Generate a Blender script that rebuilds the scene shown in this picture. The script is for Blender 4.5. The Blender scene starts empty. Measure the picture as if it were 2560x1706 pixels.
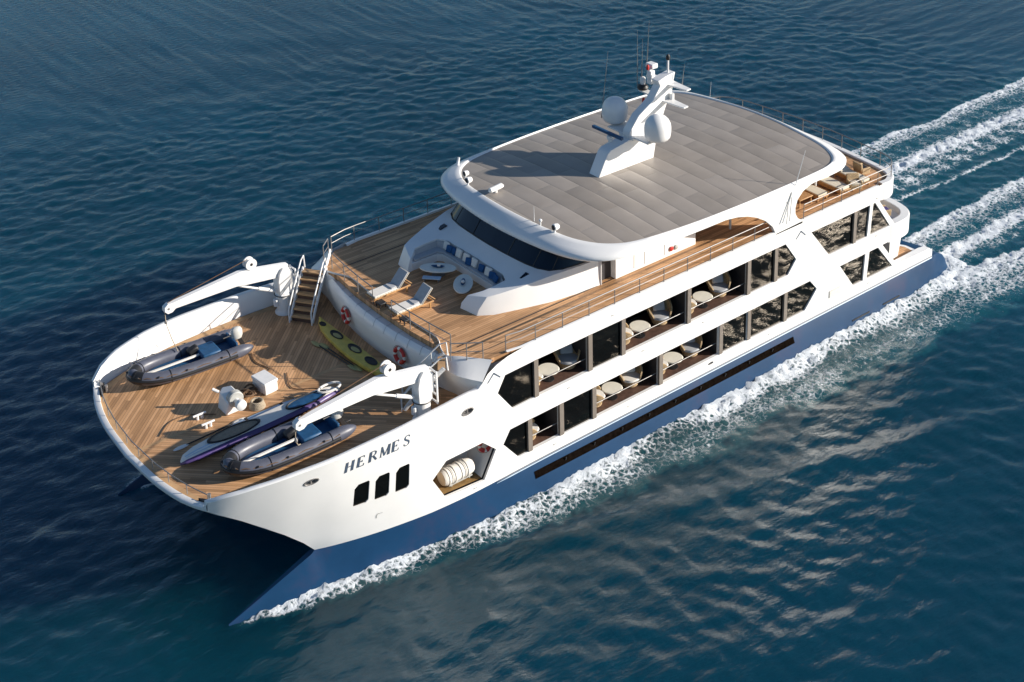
import bpy, bmesh, math, random
import numpy as np
from mathutils import Vector, Matrix
from mathutils.geometry import delaunay_2d_cdt, tessellate_polygon
random.seed(7); RNG = np.random.default_rng(11)
R = math.radians
sc = bpy.context.scene
# ------------------------------------------------------------------ camera
cam_d = bpy.data.cameras.new('camera'); cam = bpy.data.objects.new('camera', cam_d)
sc.collection.objects.link(cam); sc.camera = cam
yaw, tilt, roll = R(230.97878), R(19.25478), R(1.13069)
fwd = Vector((math.cos(yaw)*math.cos(tilt), math.sin(yaw)*math.cos(tilt), -math.sin(tilt)))
rt = fwd.cross(Vector((0, 0, 1))).normalized(); dn = fwd.cross(rt)
rt, dn = math.cos(roll)*rt + math.sin(roll)*dn, -math.sin(roll)*rt + math.cos(roll)*dn
m = Matrix((rt, -dn, -fwd)).transposed().to_4x4(); m.translation = Vector((44.0964, 46.8266, 38.7719))
cam.matrix_world = m
cam_d.sensor_width = 36; cam_d.lens = 3536.127/2560*36
cam_d.shift_x = (1280-1377.078)/2560; cam_d.shift_y = (82.004-853)/2560
cam_d.clip_start = 0.5; cam_d.clip_end = 9000
# ------------------------------------------------------------------ light
SUN = Vector((-2.1, 1.80, 1.0)).normalized()
el = math.asin(SUN.z); az = math.atan2(SUN.x, SUN.y)
w = bpy.data.worlds.new('World'); sc.world = w; w.use_nodes = True
nt = w.node_tree; bg = nt.nodes['Background']; sky = nt.nodes.new('ShaderNodeTexSky')
sky.sky_type = 'NISHITA'; sky.sun_disc = False; sky.sun_elevation = el; sky.sun_rotation = az
sky.air_density = 1.0; sky.dust_density = 0.25; sky.ozone_density = 3.0
nt.links.new(sky.outputs[0], bg.inputs[0]); bg.inputs[1].default_value = 0.074
sd = bpy.data.lights.new('sun', 'SUN'); sun = bpy.data.objects.new('sun', sd); sc.collection.objects.link(sun)
sd.energy = 5.0; sd.angle = R(0.5); sd.color = (1.0, 0.92, 0.81)
sun.rotation_euler = SUN.to_track_quat('Z', 'Y').to_euler(); sun.location = SUN*200
sc.view_settings.view_transform = 'Standard'; sc.view_settings.look = 'None'
sc.view_settings.gamma = 1; sc.view_settings.exposure = 0.64
sc.cycles.max_bounces = 6; sc.cycles.sample_clamp_indirect = 4

# ------------------------------------------------------------------ materials
def nodes(name):
    mt = bpy.data.materials.new(name); mt.use_nodes = True
    t = mt.node_tree; return mt, t, t.nodes['Principled BSDF']
def N(t, kind, **kw):
    n = t.nodes.new(kind)
    for k, v in kw.items():
        if k.startswith('i_'):
            key = k[2:]; key = int(key) if key.isdigit() else key.replace('_', ' ')
            n.inputs[key].default_value = v
        else: setattr(n, k, v)
    return n
def L(t, a, b): t.links.new(a, b)
def math_n(t, op, a, b=None, c=None, clamp=False):
    n = t.nodes.new('ShaderNodeMath'); n.operation = op; n.use_clamp = clamp
    for i, v in enumerate((a, b, c)):
        if v is None: continue
        if isinstance(v, (int, float)): n.inputs[i].default_value = v
        else: t.links.new(v, n.inputs[i])
    return n.outputs[0]
def mixc(t, f, a, b, mode='MIX'):
    n = t.nodes.new('ShaderNodeMix'); n.data_type = 'RGBA'; n.blend_type = mode
    for s, v in ((0, f), (6, a), (7, b)):
        if isinstance(v, (int, float)): n.inputs[s].default_value = v
        elif isinstance(v, tuple): n.inputs[s].default_value = v+(1,) if len(v) == 3 else v
        else: t.links.new(v, n.inputs[s])
    return n.outputs[2]
def ramp(t, fac, stops):
    n = t.nodes.new('ShaderNodeValToRGB'); e = n.color_ramp.elements
    e[0].position, e[0].color = stops[0][0], stops[0][1]+(1,)
    e[1].position, e[1].color = stops[-1][0], stops[-1][1]+(1,)
    for p, c in stops[1:-1]:
        x = e.new(p); x.color = c+(1,)
    t.links.new(fac, n.inputs[0]); return n.outputs[0]
def simple(name, col, rough=.5, metal=0, coat=0, var=.12, scale=3.0, bump=0, spec=.5):
    mt, t, b = nodes(name)
    tc = N(t, 'ShaderNodeTexCoord'); nz = N(t, 'ShaderNodeTexNoise', i_Scale=scale, i_Detail=5.0, i_Roughness=.6)
    L(t, tc.outputs['Object'], nz.inputs['Vector'])
    lo = tuple(c*(1-var) for c in col); hi = tuple(min(1, c*(1+var*.6)) for c in col)
    L(t, ramp(t, nz.outputs[0], [(.3, lo), (.7, hi)]), b.inputs['Base Color'])
    b.inputs['Metallic'].default_value = metal; b.inputs['Coat Weight'].default_value = coat
    b.inputs['Specular IOR Level'].default_value = spec
    L(t, math_n(t, 'MULTIPLY_ADD', nz.outputs[0], .2, rough-.1), b.inputs['Roughness'])
    if bump:
        bn = N(t, 'ShaderNodeBump', i_Strength=bump, i_Distance=.02)
        n2 = N(t, 'ShaderNodeTexNoise', i_Scale=scale*8, i_Detail=4.0); L(t, tc.outputs['Object'], n2.inputs['Vector'])
        L(t, n2.outputs[0], bn.inputs['Height']); L(t, bn.outputs[0], b.inputs['Normal'])
    return mt
def teak(name, mode, base=(.54, .305, .150), width=.13):
    mt, t, b = nodes(name)
    tc = N(t, 'ShaderNodeTexCoord'); sp = N(t, 'ShaderNodeSeparateXYZ'); L(t, tc.outputs['Object'], sp.inputs[0])
    x, y = sp.outputs[0], sp.outputs[1]
    if mode == 'long': u, v = x, y
    else:
        ay = math_n(t, 'ABSOLUTE', y)
        v = math_n(t, 'MULTIPLY', math_n(t, 'ADD', x, ay), .7071); u = math_n(t, 'MULTIPLY', math_n(t, 'SUBTRACT', x, ay), .7071)
    s = math_n(t, 'DIVIDE', v, width); fl = math_n(t, 'FLOOR', s); fr = math_n(t, 'FRACT', s)
    # staggered butt joints along each plank
    off = N(t, 'ShaderNodeTexWhiteNoise', noise_dimensions='1D'); L(t, fl, off.inputs['W'])
    ul = math_n(t, 'FLOOR', math_n(t, 'ADD', math_n(t, 'DIVIDE', u, 2.6), math_n(t, 'MULTIPLY', off.outputs[0], 7)))
    cb = N(t, 'ShaderNodeCombineXYZ'); L(t, fl, cb.inputs[0]); L(t, ul, cb.inputs[1])
    wn = N(t, 'ShaderNodeTexWhiteNoise', noise_dimensions='3D'); L(t, cb.outputs[0], wn.inputs['Vector'])
    gr = N(t, 'ShaderNodeCombineXYZ'); L(t, math_n(t, 'MULTIPLY', u, .6), gr.inputs[0]); L(t, math_n(t, 'MULTIPLY', v, 14), gr.inputs[1])
    nz = N(t, 'ShaderNodeTexNoise', i_Scale=1.0, i_Detail=4.0); L(t, gr.outputs[0], nz.inputs['Vector'])
    st = N(t, 'ShaderNodeTexNoise', i_Scale=.55, i_Detail=5.0); L(t, tc.outputs['Object'], st.inputs['Vector'])
    f = math_n(t, 'ADD', math_n(t, 'MULTIPLY', wn.outputs[0], .55), math_n(t, 'MULTIPLY', nz.outputs[0], .45))
    d = tuple(c*.62 for c in base); h = (min(1, base[0]*1.32), base[1]*1.38, base[2]*1.5)
    c = ramp(t, f, [(.15, d), (.5, base), (.85, h)])
    c = mixc(t, math_n(t, 'MULTIPLY', math_n(t, 'GREATER_THAN', st.outputs[0], .5), .0), c, c)
    stn = ramp(t, st.outputs[0], [(.3, (.80, .78, .76)), (.7, (1.1, 1.1, 1.1))])
    c = mixc(t, 1.0, c, stn, 'MULTIPLY')
    seam = math_n(t, 'LESS_THAN', fr, .09)
    c = mixc(t, math_n(t, 'MULTIPLY', seam, .72), c, (.035, .025, .02))
    L(t, c, b.inputs['Base Color']); b.inputs['Roughness'].default_value = .55; b.inputs['Specular IOR Level'].default_value = .3
    bn = N(t, 'ShaderNodeBump', i_Strength=.5, i_Distance=.004); L(t, math_n(t, 'SUBTRACT', nz.outputs[0], seam), bn.inputs['Height']); L(t, bn.outputs[0], b.inputs['Normal'])
    return mt
def roofmat():
    mt, t, b = nodes('roof_panels')
    tc = N(t, 'ShaderNodeTexCoord'); sp = N(t, 'ShaderNodeSeparateXYZ'); L(t, tc.outputs['Object'], sp.inputs[0])
    sx = math_n(t, 'DIVIDE', sp.outputs[0], .98); fx = math_n(t, 'FRACT', sx); ix = math_n(t, 'FLOOR', sx)
    sy = math_n(t, 'ADD', math_n(t, 'DIVIDE', sp.outputs[1], 2.7), math_n(t, 'MULTIPLY', ix, .37)); fy = math_n(t, 'FRACT', sy); iy = math_n(t, 'FLOOR', sy)
    cb = N(t, 'ShaderNodeCombineXYZ'); L(t, ix, cb.inputs[0]); L(t, iy, cb.inputs[1])
    wn = N(t, 'ShaderNodeTexWhiteNoise', noise_dimensions='3D'); L(t, cb.outputs[0], wn.inputs['Vector'])
    px = math_n(t, 'POWER', math_n(t, 'SINE', math_n(t, 'MULTIPLY', fx, math.pi)), .45)
    py = math_n(t, 'POWER', math_n(t, 'SINE', math_n(t, 'MULTIPLY', fy, math.pi)), .25)
    pil = math_n(t, 'MULTIPLY', px, py)
    nz = N(t, 'ShaderNodeTexNoise', i_Scale=.9, i_Detail=6.0); L(t, tc.outputs['Object'], nz.inputs['Vector'])
    f = math_n(t, 'ADD', math_n(t, 'MULTIPLY', wn.outputs[0], .4), math_n(t, 'MULTIPLY', nz.outputs[0], .6))
    c = ramp(t, f, [(.2, (.245, .215, .185)), (.8, (.345, .305, .27))])
    c = mixc(t, math_n(t, 'MULTIPLY', math_n(t, 'SUBTRACT', 1.0, pil, clamp=True), .08), c, (.20, .18, .165))
    L(t, c, b.inputs['Base Color']); b.inputs['Roughness'].default_value = .42; b.inputs['Specular IOR Level'].default_value = .35
    bn = N(t, 'ShaderNodeBump', i_Strength=.45, i_Distance=.06); L(t, pil, bn.inputs['Height']); L(t, bn.outputs[0], b.inputs['Normal'])
    return mt
def mirror_glass(name, col, spec, tint=None):
    mt, t, b = nodes(name); b.inputs['Base Color'].default_value = col+(1,); b.inputs['Roughness'].default_value = .02; b.inputs['Specular IOR Level'].default_value = spec; b.inputs['Specular Tint'].default_value = (tint or (1, 1, 1))+(1,)
    tc = N(t, 'ShaderNodeTexCoord'); nz = N(t, 'ShaderNodeTexNoise', i_Scale=.8, i_Detail=2.0); L(t, tc.outputs['Object'], nz.inputs['Vector'])
    bn = N(t, 'ShaderNodeBump', i_Strength=.15, i_Distance=.05); L(t, nz.outputs[0], bn.inputs['Height']); L(t, bn.outputs[0], b.inputs['Normal']); return mt
def bluehull():
    mt, t, b = nodes('blue_hull_paint')
    tc = N(t, 'ShaderNodeTexCoord'); nz = N(t, 'ShaderNodeTexNoise', i_Scale=.35, i_Detail=6.0, i_Roughness=.65)
    L(t, tc.outputs['Object'], nz.inputs['Vector'])
    c = ramp(t, nz.outputs[0], [(.3, (.005, .032, .085)), (.52, (.007, .041, .106)), (.72, (.028, .040, .094))])
    L(t, c, b.inputs['Base Color']); b.inputs['Roughness'].default_value = .42; b.inputs['Specular IOR Level'].default_value = .16
    return mt
M = dict(
    white=simple('white_gelcoat', (.80, .795, .785), .32, coat=.2, var=.035, scale=.7),
    white2=simple('white_painted_metal', (.76, .755, .745), .4, var=.05, scale=4),
    blue=bluehull(), teakl=teak('teak_lengthwise', 'long'), teakv=teak('teak_herringbone', 'v'),
    margin=simple('teak_margin', (.50, .31, .16), .55, var=.2, scale=2, spec=.3), roof=roofmat(),
    glass=mirror_glass('dark_glass', (.004, .004, .004), .36, (1.0, .80, .56)), slot=simple('hull_window_dark', (.007, .005, .004), .9, var=.6, scale=6, spec=0.0),
    wsglass=mirror_glass('windshield_glass', (.003, .010, .022), .35),
    frame=simple('bronze_mullion', (.20, .17, .145), .45, metal=.1, var=.08),
    steel=simple('stainless_steel', (.27, .26, .255), .5, metal=.45, var=.06, scale=6),
    dark=simple('black_trim', (.012, .012, .014), .5, var=.2),
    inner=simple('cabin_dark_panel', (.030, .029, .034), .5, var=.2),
    wickr=simple('honey_wicker', (.50, .35, .19), .6, var=.45, scale=28, bump=.8),
    cushw=simple('white_cushion', (.74, .71, .66), .85, var=.05, scale=6, bump=.3, spec=.2),
    cushg=simple('grey_cushion', (.42, .43, .45), .85, var=.1, scale=6, bump=.3, spec=.2),
    cushc=simple('cream_cushion', (.66, .60, .49), .85, var=.08, scale=7, bump=.3, spec=.2),
    cushb=simple('navy_cushion', (.02, .09, .23), .8, var=.3, scale=9, bump=.3, spec=.2),
    wood=simple('varnished_wood', (.46, .25, .10), .45, var=.3, scale=9),
    tube=simple('grey_inflatable_fabric', (.088, .095, .128), .42, var=.12, scale=4, spec=.5),
    navy=simple('navy_vinyl', (.012, .075, .18), .5, var=.3, scale=5),
    rope=simple('tan_rope', (.40, .33, .24), .85, var=.3, scale=30, bump=.6),
    drope=simple('dark_rope', (.13, .075, .04), .85, var=.3, scale=30),
    yellow=simple('yellow_plastic', (.62, .47, .09), .45, var=.18, scale=3),
    olive=simple('olive_paddle_blade', (.36, .33, .13), .5, var=.15),
    purple=simple('purple_gelcoat', (.085, .055, .19), .35, var=.2), lblue=simple('pale_blue_gelcoat', (.42, .55, .68), .4, var=.1),
    tan=simple('tan_cockpit', (.26, .21, .15), .7, var=.3, scale=12),
    red=simple('red_vinyl', (.50, .025, .02), .5, var=.2), cream=simple('cream_tabletop', (.80, .76, .66), .5, var=.06, scale=5),
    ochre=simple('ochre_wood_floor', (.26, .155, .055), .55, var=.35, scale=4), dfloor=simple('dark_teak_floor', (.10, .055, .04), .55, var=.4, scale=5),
    grey=simple('grey_vent', (.42, .42, .40), .5, var=.1, scale=9), letter=simple('navy_lettering', (.06, .085, .13), .45, var=.3, scale=5),
    motor=simple('pale_outboard_cowl', (.55, .55, .52), .4, var=.08))

# ------------------------------------------------------------------ mesh helpers
COL = sc.collection
class MB:
    def __init__(s): s.v = []; s.f = []
    def add(s, vs, fs):
        o = len(s.v); s.v += [tuple(v) for v in vs]; s.f += [tuple(i+o for i in f) for f in fs]; return s
    def box(s, c, d, rz=0, rx=0, ry=0):
        mt = Matrix.Rotation(rz, 3, 'Z') @ Matrix.Rotation(ry, 3, 'Y') @ Matrix.Rotation(rx, 3, 'X'); c = Vector(c)
        vs = [c + mt @ Vector((x*d[0]/2, y*d[1]/2, z*d[2]/2)) for x in (-1, 1) for y in (-1, 1) for z in (-1, 1)]
        return s.add(vs, [(0, 1, 3, 2), (4, 6, 7, 5), (0, 4, 5, 1), (2, 3, 7, 6), (0, 2, 6, 4), (1, 5, 7, 3)])
    def tube(s, pts, r, n=8, closed=False, cap=True, sq=1.0):
        pts = [Vector(p) for p in pts]; k = len(pts); rr = r if isinstance(r, (list, tuple)) else [r]*k
        rings = []; up = Vector((0, 0, 1)); pn = None
        for i, p in enumerate(pts):
            a = pts[i-1] if (i or closed) else p; b = pts[(i+1) % k] if (i < k-1 or closed) else p
            d = (b-a).normalized()
            if pn is None: pn = up if abs(d.dot(up)) < .95 else Vector((1, 0, 0))
            e = (pn - d*pn.dot(d)).normalized(); pn = e; g = d.cross(e)
            rings.append([p + rr[i]*(math.cos(2*math.pi*j/n)*g + sq*math.sin(2*math.pi*j/n)*e) for j in range(n)])
        vs = [q for ri in rings for q in ri]; fs = []
        for i in range(k if closed else k-1):
            for j in range(n):
                a, b = i*n+j, i*n+(j+1) % n; c, d2 = ((i+1) % k)*n+(j+1) % n, ((i+1) % k)*n+j
                fs.append((a, b, c, d2))
        if cap and not closed: fs += [tuple(range(n))[::-1], tuple((k-1)*n+j for j in range(n))]
        return s.add(vs, fs)
    def lathe(s, c, prof, n=24, axis='Z', sx=1, sy=1, rz=0):
        c = Vector(c); vs = []; fs = []; mt = Matrix.Rotation(rz, 3, 'Z')
        for r, h in prof:
            for j in range(n):
                a = 2*math.pi*j/n; p = Vector((r*math.cos(a)*sx, r*math.sin(a)*sy, h))
                if axis == 'Y': p = Vector((p.x, p.z, p.y))
                if axis == 'X': p = Vector((p.z, p.x, p.y))
                vs.append(c + mt @ p)
        for i in range(len(prof)-1):
            for j in range(n): fs.append((i*n+j, i*n+(j+1) % n, (i+1)*n+(j+1) % n, (i+1)*n+j))
        fs += [tuple(range(n))[::-1], tuple((len(prof)-1)*n+j for j in range(n))]
        return s.add(vs, fs)
    def loft(s, secs, closed=False, cap=False, flip=False):
        n = len(secs[0]); vs = [p for q in secs for p in q]; fs = []
        for i in range(len(secs)-1):
            for j in range(n if closed else n-1):
                f = (i*n+j, i*n+(j+1) % n, (i+1)*n+(j+1) % n, (i+1)*n+j); fs.append(f)
        if cap: fs += [tuple(range(n))[::-1], tuple((len(secs)-1)*n+j for j in range(n))]
        return s.add(vs, fs)
    def prism(s, poly, z0, z1, top=None):
        n = len(poly); t = top or poly
        vs = [(x, y, z0) for x, y in poly] + [(p[0], p[1], p[2] if len(p) > 2 else z1) for p in t]
        tri = tessellate_polygon([[Vector((x, y, 0)) for x, y in poly]])
        fs = [(i, (i+1) % n, n+(i+1) % n, n+i) for i in range(n)] + [tuple(a) for a in tri] + [tuple(q+n for q in a)[::-1] for a in tri]
        return s.add(vs, fs)
    def prism_y(s, poly, y0, y1):          # polygon in (x,z), thickness along y
        n = len(poly); vs = [(x, y0, z) for x, z in poly] + [(x, y1, z) for x, z in poly]
        tri = tessellate_polygon([[Vector((x, z, 0)) for x, z in poly]])
        return s.add(vs, [(i, (i+1) % n, n+(i+1) % n, n+i) for i in range(n)] + [tuple(a) for a in tri] + [tuple(q+n for q in a)[::-1] for a in tri])
    def build(s, name, mat, parent=None, smooth=35, bevel=0, mirror=False, loc=None):
        me = bpy.data.meshes.new(name); vs = s.v; fs = s.f
        if mirror: vs = [(x, -y, z) for x, y, z in vs]; fs = [f[::-1] for f in fs]
        me.from_pydata(vs, [], fs); me.validate(); me.update()
        bm = bmesh.new(); bm.from_mesh(me); bmesh.ops.remove_doubles(bm, verts=bm.verts, dist=1e-4)
        bmesh.ops.recalc_face_normals(bm, faces=bm.faces); bm.to_mesh(me); bm.free()
        me.materials.append(M[mat] if isinstance(mat, str) else mat)
        if smooth:
            me.polygons.foreach_set('use_smooth', [True]*len(me.polygons)); me.set_sharp_from_angle(angle=R(smooth))
        o = bpy.data.objects.new(name, me); COL.objects.link(o)
        if parent: o.parent = parent
        if loc: o.location = loc
        if bevel:
            b = o.modifiers.new('bevel', 'BEVEL'); b.width = bevel; b.segments = 2; b.limit_method = 'ANGLE'; b.angle_limit = R(40)
        return o
def tag(o, label, cat, group=None, kind=None):
    if label: o['label'] = label
    if cat: o['category'] = cat
    if group: o['group'] = group
    if kind: o['kind'] = kind
    return o
def empty(name, loc=(0, 0, 0), rz=0, label=None, cat=None, group=None):
    o = bpy.data.objects.new(name, None); COL.objects.link(o); o.location = loc; o.rotation_euler = (0, 0, rz)
    o.empty_display_size = .2
    return tag(o, label, cat, group)
def dup(o, loc, rz=0, label=None, parent=None, mirror_y=False):
    def cp(src, par):
        c = src.copy(); COL.objects.link(c); c.parent = par
        for ch in src.children: cp(ch, c)
        return c
    r = cp(o, parent); r.location = loc; r.rotation_euler = (0, 0, rz)
    if label: r['label'] = label
    return r
def smooth_path(p, n=6):
    out = []; P = [Vector(q) for q in p]
    for i in range(len(P)-1):
        a, b, c, d = P[max(i-1, 0)], P[i], P[i+1], P[min(i+2, len(P)-1)]
        for k in range(n):
            t = k/n; out.append(tuple(.5*((2*b)+(c-a)*t+(2*a-5*b+4*c-d)*t*t+(3*b-a-3*c+d)*t**3)))
    return out+[tuple(P[-1])]
def pchip(xs, ys):
    xs = np.array(xs, float); ys = np.array(ys, float); o = np.argsort(xs); xs, ys = xs[o], ys[o]
    h = np.diff(xs); d = np.diff(ys)/h; mm = np.zeros(len(xs))
    mm[0], mm[-1] = d[0], d[-1]
    for i in range(1, len(xs)-1):
        if d[i-1]*d[i] > 0:
            w1, w2 = 2*h[i]+h[i-1], h[i]+2*h[i-1]; mm[i] = (w1+w2)/(w1/d[i-1]+w2/d[i])
    def f(x):
        x = min(max(x, xs[0]), xs[-1]); i = int(min(max(np.searchsorted(xs, x)-1, 0), len(xs)-2)); t = (x-xs[i])/h[i]
        return float((1+2*t)*(1-t)**2*ys[i]+t*(1-t)**2*h[i]*mm[i]+t*t*(3-2*t)*ys[i+1]+t*t*(t-1)*h[i]*mm[i+1])
    return f
def arc(c, r, a0, a1, n): return [(c[0]+r*math.cos(R(a0+(a1-a0)*i/(n-1))), c[1]+r*math.sin(R(a0+(a1-a0)*i/(n-1)))) for i in range(n)]
def sym(pts):  # (x, halfwidth) from bow to stern -> closed outline
    return pts + [(x, -y) for x, y in pts[::-1] if y > 1e-6]
FD, UD, UT, ZT = 5.4, 7.2, 7.28, 1.5         # foredeck, upper deck, top of blue
# ------------------------------------------------------------------ yacht root
yacht = empty('catamaran_yacht', (0, 0, 0), 0, 'white and blue twin-hulled cruise yacht under way, with teak decks and a grey roof', 'yacht')
Y = yacht
ytop = pchip([-16, -12, 12, 16.4, 18, 20, 22, 24, 25.5, 26.4, 27.05], [6.38, 6.43, 6.43, 6.62, 6.76, 6.86, 6.86, 6.66, 6.3, 5.92, 5.45])
ybot = pchip([-16, 9, 12, 15.7, 17.7, 19.5, 20.8, 22.2, 22.8, 24.1, 25.8, 27.05], [6.43, 6.43, 6.43, 6.47, 6.38, 6.12, 5.84, 5.43, 5.2, 4.75, 4.0, 3.6])
def sy(x, z):
    t = min(max((z-ZT)/4.9, 0), 1); return ybot(x)+(ytop(x)-ybot(x))*(t**.9)
stem = [(22.8, 1.5), (23.3, 2.15), (24.1, 3.0), (24.9, 3.75), (25.8, 4.55), (26.5, 5.1), (26.95, 5.42)]
cap = [(26.98, 5.85), (26.4, 6.1), (25.5, 6.27), (24, 6.38), (22, 6.4), (19, 6.4), (16.5, 6.36), (15.6, 6.34), (15.38, 6.55), (15.1, 6.85), (14.6, 7.08), (14, 7.22), (13.2, UT)]
outline = [(-15.05, 1.5)] + stem + cap + [(-10.62, UT), (-10.62, 6.4), (-10.1, 6.4), (-11.5, 4.65), (-11.33, 3.71), (-10.6, 3.71), (-12.0, 2.02), (-15.05, 1.92)]
holes_glass = [[(14.6, 5.72), (14.18, 6.4), (12.62, 6.4), (12.62, 4.63), (13.81, 4.63)],
    [(9.42, 4.63), (9.42, 6.4), (7.68, 6.4), (7.68, 4.63)], [(-.52, 4.63), (-.52, 6.4), (-2.22, 6.4), (-2.22, 4.63)],
    [(-2.42, 4.63), (-2.42, 6.4), (-2.98, 6.4), (-3.8, 5.3), (-3.22, 4.63)],
    [(14.38, 3.12), (14.0, 3.68), (13.03, 3.68), (13.03, 2.12), (13.58, 2.12)],
    [(11.08, 2.12), (11.08, 3.68), (9.42, 3.68), (9.42, 2.12)], [(1.27, 2.12), (1.27, 3.68), (-.42, 3.68), (-.42, 2.12)],
    [(-.65, 2.12), (-.65, 3.68), (-3.02, 3.68), (-3.02, 2.12)], [(-3.23, 2.12), (-3.23, 3.68), (-4.92, 3.68), (-5.47, 3.05), (-4.6, 2.12)],
    [(-4.84, 6.4), (-8.12, 6.4), (-8.12, 4.65), (-6.28, 4.65)], [(-8.32, 4.65), (-8.32, 6.4), (-9.38, 6.4), (-9.26, 4.65)],
    [(-9.62, 6.4), (-9.78, 6.4), (-11.12, 4.65), (-9.5, 4.65)],
    [(-7.2, 3.68), (-9.22, 3.68), (-9.14, 2.14), (-8.36, 2.14)], [(-9.54, 3.68), (-10.24, 3.68), (-11.56, 2.14), (-9.42, 2.14)]]
holes_balc = [[(12.42, 4.63), (12.42, 6.4), (9.62, 6.4), (9.62, 4.63)], [(7.5, 4.63), (7.5, 6.4), (3.64, 6.4), (3.64, 4.63)], [(3.44, 4.63), (3.44, 6.4), (-.34, 6.4), (-.34, 4.63)],
    [(12.83, 2.12), (12.83, 3.68), (11.29, 3.68), (11.29, 2.12)], [(9.22, 2.12), (9.22, 3.68), (5.4, 3.68), (5.4, 2.12)], [(5.18, 2.12), (5.18, 3.68), (1.5, 3.68), (1.5, 2.12)]]
raft_hole = [(17.99, 3.12), (17.32, 3.76), (15.46, 3.74), (14.77, 3.09), (15.42, 1.87), (17.37, 1.98)]
def rr(x0, x1, z0, z1, r=.12):   # bow windows: two corners rounded
    return [(x0, z1-r*1.6), (x0-r*1.3, z1), (x1+.06, z1), (x1, z1-.06), (x1, z0+r), (x1+r, z0), (x0-.04, z0), (x0, z0+.04)]
bow_wins = [rr(21.5, 20.86, 3.42, 4.55), rr(20.6, 19.98, 3.36, 4.54), rr(19.7, 19.08, 3.33, 4.53)]
def oval(cx, cz, a, b, n=14): return [(cx+a*math.cos(2*math.pi*i/n), cz+b*math.sin(2*math.pi*i/n)) for i in range(n)]
fair = [oval(23.37, 5.7, .27, .14), oval(16.19, 5.6, .27, .14), oval(2.04, 1.86, .2, .07)]
def inside(p, poly):
    c = False; n = len(poly)
    for i in range(n):
        (x1, y1), (x2, y2) = poly[i], poly[(i+1) % n]
        if (y1 > p[1]) != (y2 > p[1]) and p[0] < (x2-x1)*(p[1]-y1)/(y2-y1)+x1: c = not c
    return c
def side_mesh(mirror):
    holes = holes_glass+holes_balc+[raft_hole]+bow_wins+fair
    def dens(poly, st=.6):
        out = []
        for i in range(len(poly)):
            a, b = Vector(poly[i]), Vector(poly[(i+1) % len(poly)]); k = max(1, int((b-a).length/st))
            out += [tuple(a+(b-a)*j/k) for j in range(k)]
        return out
    V = []; E = []
    for pl in [dens(outline, .4)]+[dens(h, .9) for h in holes]:
        o = len(V); V += [Vector(p) for p in pl]; E += [(o+i, o+(i+1) % len(pl)) for i in range(len(pl))]
    for gx in np.arange(13.4, 27, .35):
        for gz in np.arange(1.75, 7, .3):
            p = (gx, gz)
            if inside(p, outline) and not any(inside(p, h) for h in holes): V.append(Vector(p))
    vo, eo, fo, *_ = delaunay_2d_cdt(V, E, [], 0, 1e-4)
    mb = MB(); fs = []
    for f in fo:
        c = sum((vo[i] for i in f), Vector((0, 0)))/3
        if inside(c, outline) and not any(inside(c, h) for h in holes): fs.append(tuple(f))
    mb.add([(p.x, sy(p.x, p.y), p.y) for p in vo], fs)
    # reveals of the openings
    for h in holes:
        dp = .10 if h not in holes_balc else .16
        if h in fair: dp = .2
        n = len(h); mb.loft([[(x, sy(x, z), z) for x, z in h+[h[0]]], [(x, sy(x, z)-dp, z) for x, z in h+[h[0]]]])
    return mb.build('hull_side', 'white', Y, smooth=22, mirror=mirror)
for mir in (False, True): side_mesh(mir)
def poly_sheet(h, off, th=0):
    mb = MB(); n = len(h); vs = [(x, sy(x, z)-off, z) for x, z in h]
    tri = tessellate_polygon([[Vector((x, z, 0)) for x, z in h]]); mb.add(vs, [tuple(a) for a in tri]); return mb
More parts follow.
